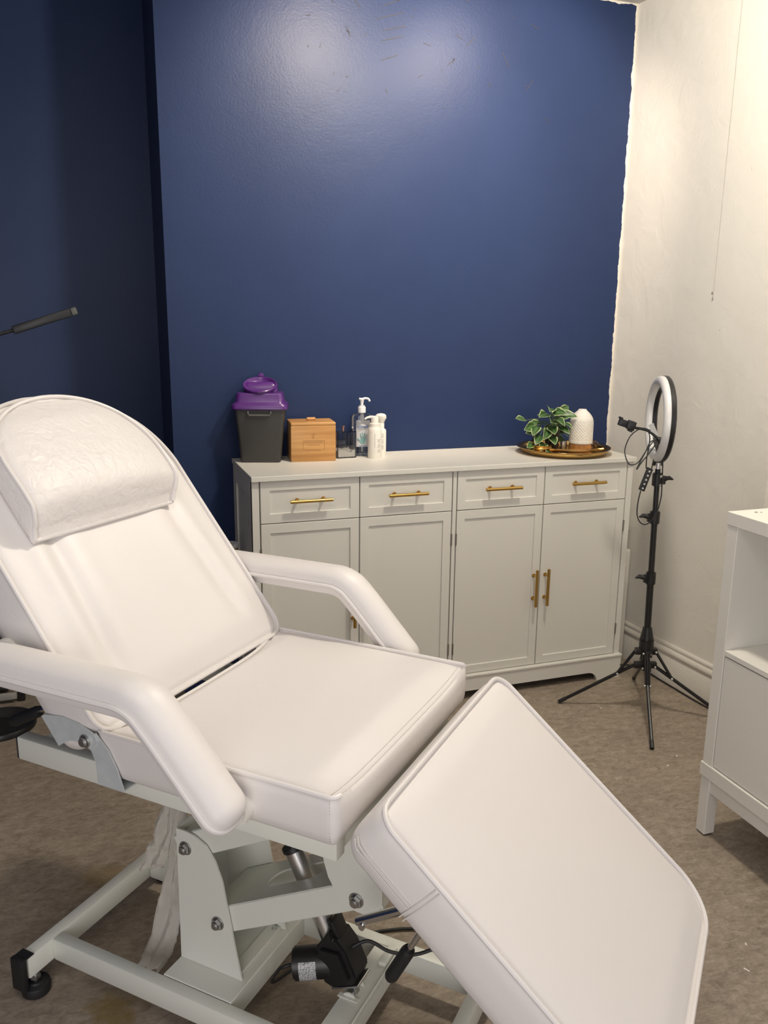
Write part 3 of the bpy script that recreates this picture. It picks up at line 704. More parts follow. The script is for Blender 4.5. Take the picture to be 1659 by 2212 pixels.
# seat
def seat_h(s, t):
    h = .088+.010*(1-t**4)
    mid = 1-abs(t)**5
    h -= .024*mid*sm(.235, .310, s)**1.3
    h -= .020*mid*(1-sm(-.19, -.12, s))
    h += .004*math.sin(s*14+.5)*(1-t*t)*.5
    return h
def seat_map(s, v, h):
    q = max(0., 1-(s+.19)/.16)
    return V((s+.040*q*q*(1-min(1, abs(v)/.29)**4), v, .664+h))
cushion('seat_cushion', -.190, .310, lambda s: endround(s, -.19, .31, .2925, .018, .012), seat_h, seat_map, M['leather'], BED, pipe_skip1=True)
seat = [o for o in COL.objects if o.name == 'seat_cushion'][0]
for dx, dz in ((-.014, .0005), (-.004, .0005)):
    pts = [V((.310+dx, v, .664+seat_h(.310+dx, v/.2925)+dz)) for v in [-.285+.57*i/40 for i in range(41)]]
    mb = MB(); mb.tube(pts, .0009, 6); mb.build('seam', M['stitch'], seat)
mb = MB()
for k in range(14): mb.cyl((.302, -.2965, .672+k*.0058), (.302, -.2965, .6752+k*.0058), .0008, n=6)
mb.build('corner_stitching', M['stitch'], seat)

# footrest
FO = V((.385, 0, .747)); FD = V((.755, 0, -.656)); FN = V((.656, 0, .755)); FT = .100
fmap = lambda s, v, h: FO+FD*s+FN*(h-FT)+V((0, v, 0))
def foot_h(s, t): return FT+.009*(1-t**4)*sm(0, .05, s)*sm(.615, .55, s)-.004*(1-t**2)*(1-sm(0., .04, s))
foot = cushion('footrest_cushion', 0., .615, lambda s: endround(s, 0, .615, .2925, .038, .085), foot_h, fmap, M['leather'], BED, nrow=52)
mb = MB()
for hh in (.028, .036): mb.tube([fmap(s, -.2985+(.012 if s < .012 else 0), hh) for s in [.006+.13*i/12 for i in range(13)]], .0009, 6)
mb.tube([fmap(.138, -.2978, .004), fmap(.138, -.2985, .05), fmap(.138, -.2972, .094)], .0011, 6); mb.tube([fmap(.146, -.2978, .004), fmap(.146, -.2985, .05), fmap(.146, -.2972, .094)], .0011, 6)
mb.build('side_zip', M['stitch'], foot)

# backrest
BO = V((-.175, 0, .759)); BD = V((-.613, 0, .790)); BN = V((.790, 0, .613)); BT = .110
bmap = lambda s, v, h: BO+BD*s+BN*(h-BT)+V((0, v, 0))
def back_w(s):
    W = .300-.012*sm(.0, .45, s)*.3
    w = W
    if s < .035: d = s+.012; w = min(w, W-.04+math.sqrt(max(0, .04**2-(.04-min(.04, d))**2)))
    if s > .43:
        q = min(1, (s-.43)/.268); w = min(w, W*(1-q**2.6)**(1/1.9)+.002)
    return w
def back_h(s, t):
    h = BT+.012*(1-t**4)*sm(-.012, .06, s)*sm(.70, .60, s)
    av = abs(t)*.3; f = sm(.03, .12, s)*sm(.60, .45, s)
    c = .195-.02*sm(.0, .4, s)
    h -= .0075*f*math.exp(-((av-c)/.016)**2); h += .004*f*math.exp(-((av-c-.04)/.02)**2); h += .003*f*math.exp(-((av-c+.05)/.03)**2)
    return h
cushion('backrest_cushion', -.012, .6965, back_w, back_h, bmap, M['leather'], BED, nrow=64, ncol=56, bulge=.002)

# armrests
def armrest(sy):
    root = bpy.data.objects.new('armrest', None)
    path = [(-.448, .868), (-.4475, .868), (-.446, .868), (-.444, .868), (-.440, .868), (-.435, .868), (-.428, .868)]+[(-.42+.36*i/20, .868+.003*i/20) for i in range(1, 20)]
    path += [(p.x, p.z) for p in spline([V((-.060, 0, .871)), V((-.035, 0, .870)), V((-.012, 0, .862)), V((.006, 0, .847)), V((.030, 0, .823))], 5)]
    path += [(.030+.122*i/10, .823-.131*i/10) for i in range(1, 9)]+[(.030+.122*f, .823-.131*f) for f in (.84, .87, .9, .925, .95, .965, .98, .99, .996, 1.)]
    n = len(path); yc = sy*.352; hw = .042
    def frame(i):
        a = path[max(i-1, 0)]; b = path[min(i+1, n-1)]; d = V((b[0]-a[0], 0, b[1]-a[1])).normalized(); return V((path[i][0], 0, path[i][1])), d, V((-d.z, 0, d.x))
    cum = [0]
    for i in range(1, n): cum.append(cum[-1]+math.hypot(path[i][0]-path[i-1][0], path[i][1]-path[i-1][1]))
    tot = cum[-1]
    def width(c): return endround(c, 0, tot, hw, .034, .034)
    t = bmesh.new(); rows = []; prof = 12; lo = []; per = {1: [], -1: []}
    for i in range(n):
        p, d, u = frame(i); w = width(cum[i]); e = min(1, cum[i]/.034, (tot-cum[i])/.034); e = .12+.88*math.sqrt(max(0, 1-(1-e)**2))
        row = [p+V((0, yc+w*math.cos(PI*k/prof), 0))+u*(.006+.036*e*(math.sin(PI*k/prof)**.75)) for k in range(prof+1)]
        rows.append([t.verts.new(q) for q in row])
        per[1].append(p+V((0, yc+w+.001, 0))+u*.004); per[-1].append(p+V((0, yc-w-.001, 0))+u*.004)
    for a, b in zip(rows, rows[1:]):
        for k in range(prof): t.faces.new((a[k], a[k+1], b[k+1], b[k]))
        t.faces.new((a[prof], a[0], b[0], b[prof]))
    t.faces.new(rows[0]); t.faces.new(rows[-1][::-1]); bmesh.ops.recalc_face_normals(t, faces=t.faces[:])
    mb = MB(); mb._merge(t); arm = mb.build('armrest', M['leather'], BED, angle=60)
    lp = per[1]+per[-1][::-1]; mb = MB(); mb.tube(lp, .0052, 8, closed=True); mb.build('piping', M['leather'], arm)
    # wrapped board below the piping
    t = bmesh.new(); rows = []
    for i in range(n):
        p, d, u = frame(i); w = width(cum[i])-.0045
        rows.append([t.verts.new(p+V((0, yc+a*w, 0))+u*b) for a, b in ((1, .002), (-1, .002), (-1, -.014), (-.94, -.018), (.94, -.018), (1, -.014))])
    for a, b in zip(rows, rows[1:]):
        for k in range(6): t.faces.new((a[k], a[(k+1) % 6], b[(k+1) % 6], b[k]))
    t.faces.new(rows[0]); t.faces.new(rows[-1][::-1]); bmesh.ops.recalc_face_normals(t, faces=t.faces[:])
    mb = MB(); mb._merge(t); mb.build('board', M['leather'], arm, angle=40)
    for x, z, r in ((.136, .692, .023), (-.388, .868, .030)):
        mb = MB(); mb.cyl((x, sy*.2935, z), (x, sy*.318, z), r, n=24); mb.build('spacer', M['whitep'], arm)
    bpy.data.objects.remove(root)
armrest(-1); armrest(1)

# steel frame under the seat
def tubebox(mb, x0, x1, y0, y1, z0, z1): mb.box(x0, x1, y0, y1, z0, z1, .004, 2)
mb = MB()
for sy in (-1, 1):
    y0, y1 = sorted((sy*.252, sy*.222)); tubebox(mb, -.452, .29, y0, y1, .606, .656)
tubebox(mb, -.41, -.38, -.222, .222, .610, .652); tubebox(mb, .255, .285, -.222, .222, .610, .652); tubebox(mb, -.16, -.12, -.222, .222, .610, .652)
mb.box(-.20, .30, -.275, .275, .657, .6625)
mb.build('seat_frame', M['metal'], BED)
for sy in (-1, 1):
    y0, y1 = sorted((sy*.2515, sy*.2225)); mb = MB(); mb.box(-.4555, -.452, y0, y1, .607, .655, .001, 1); mb.build('tube_plug', M['rubber'], BED)
# backrest pan
mb = MB()
t = bmesh.new(); bmesh.ops.create_cube(t, size=1); t.transform(Matrix.Diagonal((.50, .44, .02, 1)))
R = Matrix((BD, V((0, 1, 0)), BN)).transposed().to_4x4()
mb._merge(t, Matrix.Translation(BO+BD*.30+BN*(-BT-.011)) @ R); mb.build('back_pan', M['metal'], BED)
t = bmesh.new(); bmesh.ops.create_cube(t, size=1); t.transform(Matrix.Diagonal((.50, .40, .02, 1)))
R = Matrix((FD, V((0, 1, 0)), FN)).transposed().to_4x4(); mb = MB(); mb._merge(t, Matrix.Translation(FO+FD*.30+FN*(-FT-.011)) @ R); mb.build('foot_pan', M['metal'], BED)
# zinc hinge plates with bolt
up = [(-.312, .758), (-.304, .763), (-.258, .769), (-.219, .765), (-.182, .752), (-.176, .738), (-.188, .722), (-.209, .726), (-.238, .726), (-.254, .719), (-.273, .706)]
lowp = [(-.206, .742), (-.182, .752), (-.153, .724), (-.135, .691), (-.122, .652), (-.184, .652), (-.186, .694), (-.195, .715), (-.215, .725)]
for sy in (-1, 1):
    mb = MB(); y0 = sy*.3055; y1 = sy*.3030; mb.prism(up, min(y0, y1), max(y0, y1), XZ(0)); br = mb.build('back_bracket', M['zinc'], BED, angle=30)
    mb = MB(); y0 = sy*.3025; y1 = sy*.2995; mb.prism(lowp, min(y0, y1), max(y0, y1), XZ(0)); mb.box(-.184, -.122, min(sy*.25, sy*.3025), max(sy*.25, sy*.3025), .6485, .652, .0008, 1); mb.build('seat_bracket', M['zinc'], BED, angle=30)
    mb = MB(); mb.cyl((-.203, sy*.300, .734), (-.203, sy*.3105, .734), .0125, n=24, bev=.0015); mb.cyl((-.203, sy*.3105, .734), (-.203, sy*.317, .734), .0085, n=20, bev=.0015); mb.cyl((-.203, sy*.295, .734), (-.203, sy*.298, .734), .016, n=24); mb.build('pivot_bolt', M['steel'], br)

# base frame
mb = MB()
tubebox(mb, -.525, -.494, -.244, .244, .050, .105); tubebox(mb, .407, .438, -.244, .244, .050, .105)
for y0, y1 in ((-.1765, -.1465), (.1465, .1765)): tubebox(mb, -.4935, .4065, y0, y1, .050, .105)
mb.build('base_frame', M['metal'], BED)
for x in (-.5095, .4225):
    for sy in (-1, 1):
        mb = MB(); y0, y1 = sorted((sy*.228, sy*.250)); yy0, yy1 = sorted((sy*.250, sy*.264))
        mb.box(x-.0185, x+.0185, yy0, yy1, .030, .110, .003, 2); mb.box(x-.0175, x+.0175, y0, y1, .105, .1085, .001, 1); mb.build('end_cap', M['rubber'], BED)
        ft = MB(); ft.lathe([(.028, 0), (.031, .003), (.0325, .016), (.030, .024), (.018, .027), (.016, .030)], 32, Matrix.Translation((x+.006, sy*.222, 0)), True, True); f_ = ft.build('levelling_foot', M['rubber'], BED)
        mb = MB(); mb.cyl((x+.006, sy*.222, .029), (x+.006, sy*.222, .0495), .006, n=12); mb.cyl((x+.006, sy*.222, .036), (x+.006, sy*.222, .045), .012, n=6); mb.build('stem_nut', M['steel'], f_, angle=20)
# column base plate (folded) and crossbar
mb = MB(); mb.box(-.198, -.021, -.146, .146, .102, .106, .0015, 1); mb.box(-.025, -.021, -.146, .146, .05, .104, .0015, 1); mb.box(-.198, -.194, -.146, .146, .05, .104, .0015, 1); mb.build('column_plate', M['metal'], BED)
mb = MB(); mb.box(.171, .232, -.146, .146, .100, .1035, .001, 1); mb.box(.228, .232, -.146, .146, .06, .112, .001, 1); mb.box(.171, .175, -.146, .146, .06, .102, .001, 1)
mb.box(.205, .224, .085, .14, .1035, .116, .003, 2); mb.build('crossbar', M['metal'], BED)
plate = [(-.196, .1065), (-.034, .1065), (-.050, .190), (-.066, .277), (-.076, .335), (-.092, .377), (-.115, .408), (-.145, .423), (-.165, .427), (-.192, .427)]
mb = MB()
for y0 in (-.088, .084): mb.prism(plate, 0, .004, XZ(y0))
mb.box(-.196, -.192, -.084, .084, .1065, .427)
mb.box(-.075, -.045, -.083, .083, .1065, .1115, .001, 1)
mb.build('column', M['metal'], BED, angle=25)
mb = MB()
for y in (-.072, .072): mb.cyl((-.056, y, .1115), (-.056, y, .116), .006, n=6)
mb.build('plate_screw', M['steel'], BED)
# lift arms: inverted channels, the lower one slotted for the ram
def channel(name, p0, p1, hw, hgt, ext0, ext1, slot=None):
    p0, p1 = V((p0[0], 0, p0[1])), V((p1[0], 0, p1[1])); d = (p1-p0).normalized(); u = V((-d.z, 0, d.x)); L = (p1-p0).length
    mat = Matrix.Translation(p0) @ Matrix((d, V((0, 1, 0)), u)).transposed().to_4x4()
    mb = MB(); a, b = -ext0, L+ext1; th = .004; top = hgt*.5
    for y0, y1 in ((-hw, -hw+th), (hw-th, hw)): mb.box(a, b, y0, y1, -hgt*.5, top-.001, .0015, 1, mat)
    if slot is None: mb.box(a, b, -hw+th*.5, hw-th*.5, top-th, top, .0015, 1, mat)
    else:
        sx0, sx1, sr = slot; t = bmesh.new(); n = 32; out = []; inn = []
        cx, cl = (sx0+sx1)/2, (sx1-sx0)/2-sr
        for k in range(n):
            an = 2*PI*(k+.5)/n; c, s_ = math.cos(an), math.sin(an)
            inn.append((cx+sr*c+(cl if c > 0 else -cl), sr*s_))
            # ray to rectangle boundary
            ox = (b if c > 0 else a)-cx; f = min(abs(ox/c) if abs(c) > 1e-6 else 9, (hw-th*.5)/abs(s_) if abs(s_) > 1e-6 else 9); out.append((cx+c*f, s_*f))
        out_c = out[:]
        for (qx, qy) in ((a, -1), (a, 1), (b, -1), (b, 1)):
            k = min(range(n), key=lambda k: math.hypot(out[k][0]-qx, out[k][1]-qy*(hw-th*.5))); out_c[k] = (qx, qy*(hw-th*.5))
        R = [[t.verts.new((x, y, z)) for x, y in lp] for lp, z in ((out_c, top), (inn, top), (inn, top-th), (out_c, top-th))]
        for A_, B_ in zip(R, R[1:]+R[:1]):
            for k in range(n): t.faces.new((A_[k], A_[(k+1) % n], B_[(k+1) % n], B_[k]))
        bmesh.ops.recalc_face_normals(t, faces=t.faces[:]); mb._merge(t, mat)
    return mb.build(name, M['metal'], BED, angle=30)
B1, B2 = (-.091, .230), (-.169, .387); T1 = (.246, .410); T2 = (.168, .567)
channel('lower_lift_arm', B1, T1, .080, .058, .03, .03, (.10, .26, .032))
channel('upper_lift_arm', B2, T2, .080, .058, .03, .03)
# hanger box under the seat
hg = [(.160, .606), (.164, .52), (.175, .470), (.184, .440), (.199, .415), (.219, .396), (.245, .384), (.268, .384), (.288, .394), (.300, .415), (.300, .606)]
mb = MB()
for y0 in (-.096, .0925): mb.prism(hg, 0, .0035, XZ(y0))
mb.box(.2965, .300, -.0925, .0925, .405, .606); mb.build('seat_hanger', M['metal'], BED, angle=40)
for (x, z) in (B1, B2, T1):
    for sy in (-1, 1):
        yb = sy*(.088 if (x, z) != T1 else .096)
        mb = MB(); mb.cyl((x, yb, z), (x, yb+sy*.003, z), .0155, n=28, bev=.001); mb.cyl((x, yb+sy*.003, z), (x, yb+sy*.011, z), .0118, n=6, bev=.001); mb.cyl((x, yb+sy*.011, z), (x, yb+sy*.016, z), .0072, n=16, bev=.0012); mb.build('pivot_bolt', M['steel'], BED, angle=25)
# electric ram
P0 = V((.192, 0, .100)); P1 = V((.020, 0, .455)); ud = (P1-P0).normalized(); rl = (P1-P0).length
nx = V((ud.z, 0, -ud.x))          # towards the foot end
ram = MB(); ram.cyl(P0+ud*.12, P0+ud*.335, .0215, n=28); ram = ram.build('ram_tube', M['alu'], BED)
mb = MB(); mb.cyl(P0+ud*.3352, P0+ud*(rl+.10), .0125, n=22); mb.build('ram_rod', M['alu'], ram)
mb = MB(); mb.cyl(P0+ud*.330, P0+ud*.3425, .0248, n=28, bev=.002); mb.box(-.006, .006, -.01, .01, -.006, .006, .001, 1, Matrix.Translation(P0+ud*.352+nx*.024) @ Matrix.Rotation(.4, 4, 'Y')); mb.build('ram_collar', M['blackp'], ram)
RM = Matrix((nx, V((0, 1, 0)), ud)).transposed().to_4x4()
mt = Matrix.Translation(P0) @ RM
mb = MB()
mb.prism([(-.030, .034), (.030, .034), (.044, .050), (.044, .108), (.034, .138), (.026, .138), (.026, .158), (-.026, .126), (-.030, .110)], -.029, .029, mt @ Matrix(((1, 0, 0, 0), (0, 0, 1, 0), (0, 1, 0, 0), (0, 0, 0, 1))), .003)
mb.box(.022, .036, -.020, .020, .12, .172, .003, 2, mt); mb.prism([(-.034, .052), (-.02, .04), (.03, .05), (.030, .11), (-.01, .125), (-.034, .1)], -.036, -.028, mt @ Matrix(((1, 0, 0, 0), (0, 0, 1, 0), (0, 1, 0, 0), (0, 0, 0, 1))), .002)
gb = mb.build('gearbox', M['blackp'], BED, angle=30)
mq = P0+ud*.075
mdir = V((-.83, -.42, -.08)).normalized()
m0 = mq-nx*.012; m1 = m0+mdir*.092
mb = MB(); mb.cyl(m0, m1, .034, n=36, bev=.004); mot = mb.build('motor', M['blackp'], gb)
t = bmesh.new(); fr = frame_from(mdir, (0, 0, 1)); Aa = []
for i in range(15):
    a = -2.6+i*1.75/14; q = fr @ V((.0343*math.cos(a), .0343*math.sin(a), 0)); Aa.append((t.verts.new(m0+mdir*.042+q), t.verts.new(m0+mdir*.078+q)))
for a, b in zip(Aa, Aa[1:]): t.faces.new((a[0], b[0], b[1], a[1]))
mb = MB(); mb._merge(t); lb_o = mb.build('rating_label', M['sticker'], mot)
mb = MB(); mb.box(-.030, .040, -.028, .028, .028, .033, .001, 1, mt); mb.box(-.010, .010, -.008, .008, -.004, .029, .002, 1, mt); mb.build('ram_foot', M['steel'], gb)
mb = MB()
for y0 in (-.022, .018):
    mb.prism([(-.02, 0), (.02, 0), (.017, .018), (.0155, .030), (.010, .038), (0, .041), (-.010, .038), (-.0155, .030), (-.017, .018)], 0, .004, Matrix.Translation((P0.x-.002, 0, .0735)) @ XZ(y0), .0006)
mb.box(P0.x-.026, P0.x+.022, -.03, -.017, .1036, .1066, .001, 1)
mb.build('ram_clevis', M['metal'], BED)
mb = MB(); mb.cyl((P0.x-.002, -.027, .0998), (P0.x-.002, .027, .0998), .0065, n=18); mb.build('clevis_pin', M['steel'], BED)
# release levers with black grips, chrome latch rod, cables
def lever(a, b, c, y, y2):
    a, b, c = V((a[0], y, a[1])), V((b[0], y2, b[1])), V((c[0], y2, c[1]))
    mb = MB(); mb.tube([b+(b-a)*.0, c], .0058, 12); lv = mb.build('release_lever', M['chrome'], BED)
    g = (b-a); mb = MB(); n = 12; mb.tube([a+g*i/n for i in range(n+1)], .0125, 18, rs=[.0095]+[.0125]*(n-1)+[.0105]); mb.build('lever_grip', M['rubber'], lv)
lever((.362, .358), (.398, .432), (.445, .53), -.19, -.19)
lever((-.535, .642), (-.451, .686), (-.37, .73), -.19, -.19)
mb = MB(); mb.cyl((.300, -.19, .452), (.43, -.19, .535), .0085, n=18); mb.cyl((.3105, -.198, .4505), (.3105, -.202, .4505), .006, n=14); mb.sphere((.300, -.19, .452), .0085); mb.build('latch_rod', M['chrome'], BED)
mb = MB(); q = P0+ud*.10+nx*.04
mb.tube(spline([q, q+V((.03, .02, .012)), q+V((.08, .03, -.004)), q+V((.14, .06, -.004)), q+V((.20, .10, .05)), (.45, .15, .46)], 7), .0038, 8); mb.build('ram_cable', M['rubber'], BED)
mb = MB(); mb.tube(spline([m1-mdir*.004, m1+mdir*.03+V((0, 0, -.012)), (-.02, .01, .03), (.0, .12, .008), (.06, .24, .006), (.2, .34, .006), (.34, .32, .006)], 7), .0036, 8); mb.build('mains_cable', M['rubber'], BED)

# head pillow: D shaped, lying on the backrest
def pil_w(s):
    W = .205
    if s < .470: return W-.005*(1-sm(.375, .42, s))
    q = min(1, (s-.470)/.200); return max(.004, W*(1-q**2.9)**.5)
def pil_h(s, t):
    e = .058*sm(.352, .430, s)+.004-.026*sm(.45, .68, s)
    if s < .392: e = max(e*.9, .012)
    return BT+.010+e+.016*(1-t**4)*sm(.385, .45, s)*sm(.68, .60, s)
PILLOW = thing('head_pillow', 'half-moon white vinyl head pillow with creased top resting on the raised backrest', 'pillow', CO, A)
cushion('pillow_pad', .375, .6695, pil_w, pil_h, lambda s, v, h: bmap(s, v-.020, h), M['pillow'], PILLOW, nrow=56, ncol=48, pipe=True, pipe_skip0=True, bottom=BT+.0115, bulge=.004)

# tissue paper trailing under the couch
TIS = thing('couch_roll_paper', 'crumpled white tissue paper trailing from under the couch to the floor', 'tissue paper', CO, A)
def ribbon(Lp, Rp, name, nsub=6, ncol=9):
    Ls, Rs = spline([V(p) for p in Lp], nsub), spline([V(p) for p in Rp], nsub); n = max(len(Ls), len(Rs))
    def samp(P_, f): x = f*(len(P_)-1); i = min(int(x), len(P_)-2); return P_[i].lerp(P_[i+1], x-i)
    t = bmesh.new(); rows = []
    for i in range(n):
        f = i/(n-1); a, b = samp(Ls, f), samp(Rs, f)
        rows.append([t.verts.new(a.lerp(b, j/ncol)+V((random.uniform(-.002, .002), .005*math.sin(j*1.3+f*4)+.004*math.sin(f*23+j*.6), random.uniform(-.001, .001)))) for j in range(ncol+1)])
    for a, b in zip(rows, rows[1:]):
        for j in range(ncol): t.faces.new((a[j], a[j+1], b[j+1], b[j]))
    bmesh.ops.solidify(t, geom=t.faces[:], thickness=.0006)
    mb = MB(); mb._merge(t); return mb.build(name, M['paper'], TIS, angle=50)
ribbon([(-.300, .0, .60), (-.305, 0, .50), (-.309, 0, .41), (-.327, -.004, .353), (-.336, -.008, .305), (-.343, -.012, .296), (-.35, -.016, .263), (-.364, -.02, .227)],
       [(-.265, .01, .60), (-.272, .01, .50), (-.276, .01, .406), (-.278, .002, .345), (-.284, -.005, .3), (-.29, -.012, .279), (-.295, -.016, .26), (-.300, -.02, .247)], 'short_end')
ribbon([(-.275, .015, .60), (-.285, .012, .50), (-.291, .01, .403), (-.287, -.002, .334), (-.285, -.015, .283), (-.291, -.027, .241), (-.298, -.04, .173), (-.316, -.053, .089), (-.346, -.066, .004)],
       [(-.225, .025, .60), (-.245, .022, .50), (-.252, .02, .408), (-.251, .007, .339), (-.251, -.007, .275), (-.249, -.02, .175), (-.240, -.033, .133), (-.257, -.047, .063), (-.288, -.062, .005)], 'long_end', 7, 10)

# ------------------------------------------------------------------ ring light on tripod
RL = thing('ring_light_stand', 'black tripod ring light with phone clip and dangling cable, beside the sideboard', 'ring light', (1.418, -.695, 0))
RC = V((1.418, -.695, 0))
def R_(p): return V(p)-RC
base = R_((1.412, -.697, .30)); topp = R_((1.4045, -.686, .965))
def on_pole(z): f = (z-.30)/(.965-.30); return base.lerp(topp, f)
mb = MB(); mb.cyl(on_pole(.19), on_pole(.545), .0128, n=20); pole = mb.build('lower_pole', M['blackm'], RL)
mb = MB(); mb.cyl(on_pole(.545), on_pole(.785), .0112, n=20); mb.build('middle_pole', M['blackm'], RL)
mb = MB(); mb.cyl(on_pole(.785), on_pole(.962), .0098, n=20); mb.build('upper_pole', M['blackm'], RL)
camx = V((.944, -.331, 0))
def clamp(z, side, top=False):
    c = on_pole(z); mb = MB(); mb.cyl(c-V((0, 0, .026)), c+V((0, 0, .022)), .0185, n=20, bev=.003)
    mb.box(-.008, .012, -.008, .008, -.02, .012, .003, 2, Matrix.Translation(c+camx*side*.018)); k = mb.build('clamp', M['blackp'], RL)
    mb = MB(); mb.cyl(c+camx*side*.022, c+camx*side*.033, .008, n=14); mb.tube([c+camx*side*.033+V((0, 0, .002)), c+camx*side*.044+V((0, 0, .004)), c+camx*side*.058+V((0, 0, -.002))], .006, 8, rs=[.009, .008, .003]); mb.build('knob', M['blackp'], k)
    return k
clamp(.549, -1); clamp(.783, -1); clamp(.925, 1)
mb = MB()
for dz in (.938, .905): mb.cyl(on_pole(dz)+V((.0, -.0185, 0)), on_pole(dz)+V((0, -.0215, 0)), .0055, n=12)
mb.build('rivet', M['steel'], RL)
mb = MB(); mb.cyl(on_pole(.305), on_pole(.355), .026, .016, n=24, bev=.003); mb.cyl(on_pole(.262), on_pole(.305), .0275, n=24, bev=.003); mb.box(-.042, .042, -.012, .012, -.018, .006, .003, 2, Matrix.Translation(on_pole(.262)) @ rotz(math.atan2(-.331, .944)))
mb.box(-.012, .012, -.042, .042, -.018, .006, .003, 2, Matrix.Translation(on_pole(.262)) @ rotz(math.atan2(-.331, .944))); mb.build('upper_hub', M['blackp'], RL)
mb = MB(); mb.cyl(on_pole(.182), on_pole(.215), .017, n=20)
for a in (0, PI/2): mb.box(-.043, .043, -.011, .011, -.012, .012, .003, 2, Matrix.Translation(on_pole(.200)) @ rotz(math.atan2(-.331, .944)+a))
mb.build('lower_hub', M['blackp'], RL)
feet = [R_((1.150, -.526, .006)), R_((1.690, -.860, .006)), R_((1.272, -.958, .006)), R_((1.573, -.428, .006))]
for ft in feet:
    d = V((ft.x, ft.y, 0)); d = d/d.length
    a = on_pole(.198)+d*.036; j = a.lerp(ft, .23); mb = MB(); mb.tube([a, a.lerp(ft, .5), ft], .0068, 10); lg = mb.build('leg', M['blackm'], RL)
    mb = MB(); s_ = on_pole(.258)+d*.036; w = V((-d.y, d.x, 0))
    for sg in (-1, 1): mb.tube([s_+w*.0075*sg, j+w*.0075*sg], .0034, 6)
    mb.tube([s_, j], .006, 8); mb.build('strut', M['blackm'], lg)
    mb = MB(); mb.sphere(j+w*.010, .0055); mb.sphere(j-w*.010, .0055); mb.sphere(s_+w*.013, .005); mb.sphere(s_-w*.013, .005); mb.sphere(a+w*.013, .005); mb.sphere(a-w*.013, .005); mb.build('rivet', M['steel'], lg)
    mb = MB(); mb.tube([ft+(a-ft).normalized()*.03, ft], .0078, 10); mb.build('foot_tip', M['rubber'], lg)
mb = MB(); mb.cyl(on_pole(.962), on_pole(.985), .008, n=18); mb.cyl(on_pole(.972), on_pole(.978), .0095, n=18); mb.build('spigot', M['chrome'], RL)
# ring
rc = R_((1.4165, -.658, 1.140)); nrm = V((-.915, .403, 0)); RR = .137
fr = Matrix.Translation(rc) @ frame_from(nrm, (0, 0, 1))
mb = MB(); prof = []
for k in range(13): a = PI*k/12; prof.append((RR+.0185*math.cos(a), .002+.019*math.sin(a)**.8))
mb.lathe(prof+[(RR-.0185, -.002), (RR+.0185, -.002), prof[0]], 96, fr); ring = mb.build('ring_diffuser', M['ringwhite'], RL, angle=40)
mb = MB(); mb.lathe([(RR+.0195, -.001), (RR+.0195, -.015), (RR+.014, -.0205), (RR-.014, -.0205), (RR-.0195, -.015), (RR-.0195, -.001), (RR+.0195, -.001)], 96, fr); mb.build('ring_shell', M['blackp'], RL, angle=40)
lo_ = rc-V((0, 0, RR+.012)); mb = MB(); mb.box(-.016, .016, -.014, .014, -.022, .004, .003, 2, Matrix.Translation(lo_-nrm*.006) @ rotz(.4)); mb.box(-.008, .008, -.006, .006, 0, .13, .002, 1, Matrix.Translation(lo_-nrm*.026) @ Matrix.Rotation(0, 4, 'Y')); mb.build('ring_mount', M['blackp'], RL)
cn = R_((1.413, -.668, 1.066)); mb = MB(); mb.sphere(cn, .011); mb.cyl(cn, rc-nrm*.016-V((0, 0, .112)), .005, n=10); mb.build('ball_joint', M['blackp'], RL)
mb = MB(); armp = spline([R_(p) for p in ((1.413, -.668, 1.066), (1.391, -.658, 1.086), (1.373, -.648, 1.099), (1.352, -.64, 1.105), (1.332, -.632, 1.108))], 6); mb.tube(armp, .0052, 10); fa = mb.build('flexible_arm', M['rubber'], RL)
ce = R_((1.312, -.622, 1.118)); cd = (R_((1.275, -.606, 1.132))-R_((1.332, -.631, 1.112))).normalized(); cf = Matrix.Translation(ce) @ frame_from(cd, (0, 0, 1))
mb = MB(); mb.box(-.016, .017, -.012, .012, -.022, .008, .003, 2, cf); mb.box(-.013, .012, -.010, .010, .008, .040, .003, 2, cf); mb.box(-.022, -.016, -.014, .014, -.018, -.002, .002, 1, cf); mb.box(.010, .018, -.011, .011, .030, .044, .002, 1, cf); mb.build('phone_clip', M['blackp'], fa)
def cable(pts, nm='cable', r=.0022): mb = MB(); mb.tube(spline([R_(p) for p in pts], 7), r, 8); return mb.build(nm, M['rubber'], RL)
cable([(1.384, -.652, 1.099), (1.36, -.642, 1.107), (1.336, -.636, 1.098), (1.31, -.633, 1.074), (1.292, -.636, 1.032), (1.293, -.645, 1.0), (1.304, -.654, 0.978), (1.323, -.661, 0.979), (1.34, -.663, 0.992), (1.363, -.663, 1.025), (1.389, -.664, 1.058), (1.406, -.666, 1.075)])
cable([(1.402, -.667, 1.066), (1.381, -.661, 1.058), (1.363, -.663, 1.025), (1.339, -.665, 0.984), (1.327, -.666, 0.960), (1.344, -.668, 0.985), (1.37, -.670, 1.015), (1.396, -.671, 1.05)])
cable([(1.36, -.677, 0.964), (1.364, -.67, 1.0), (1.375, -.663, 1.041), (1.38, -.657, 1.074), (1.378, -.652, 1.091)])
cable([(1.379, -.684, 0.964), (1.386, -.68, .99), (1.399, -.676, 1.025), (1.412, -.67, 1.066)])
cable([(1.336, -.688, 0.885), (1.324, -.694, 0.844), (1.318, -.702, 0.803), (1.324, -.711, 0.777), (1.339, -.719, 0.766), (1.36, -.724, 0.774), (1.385, -.725, 0.807), (1.404, -.718, 0.861), (1.411, -.708, 0.911), (1.415, -.700, 0.952), (1.419, -.690, 0.993), (1.425, -.67, 1.02)])
r0, r1 = R_((1.373, -.683, .966)), R_((1.337, -.690, .886)); rd = (r1-r0).normalized()
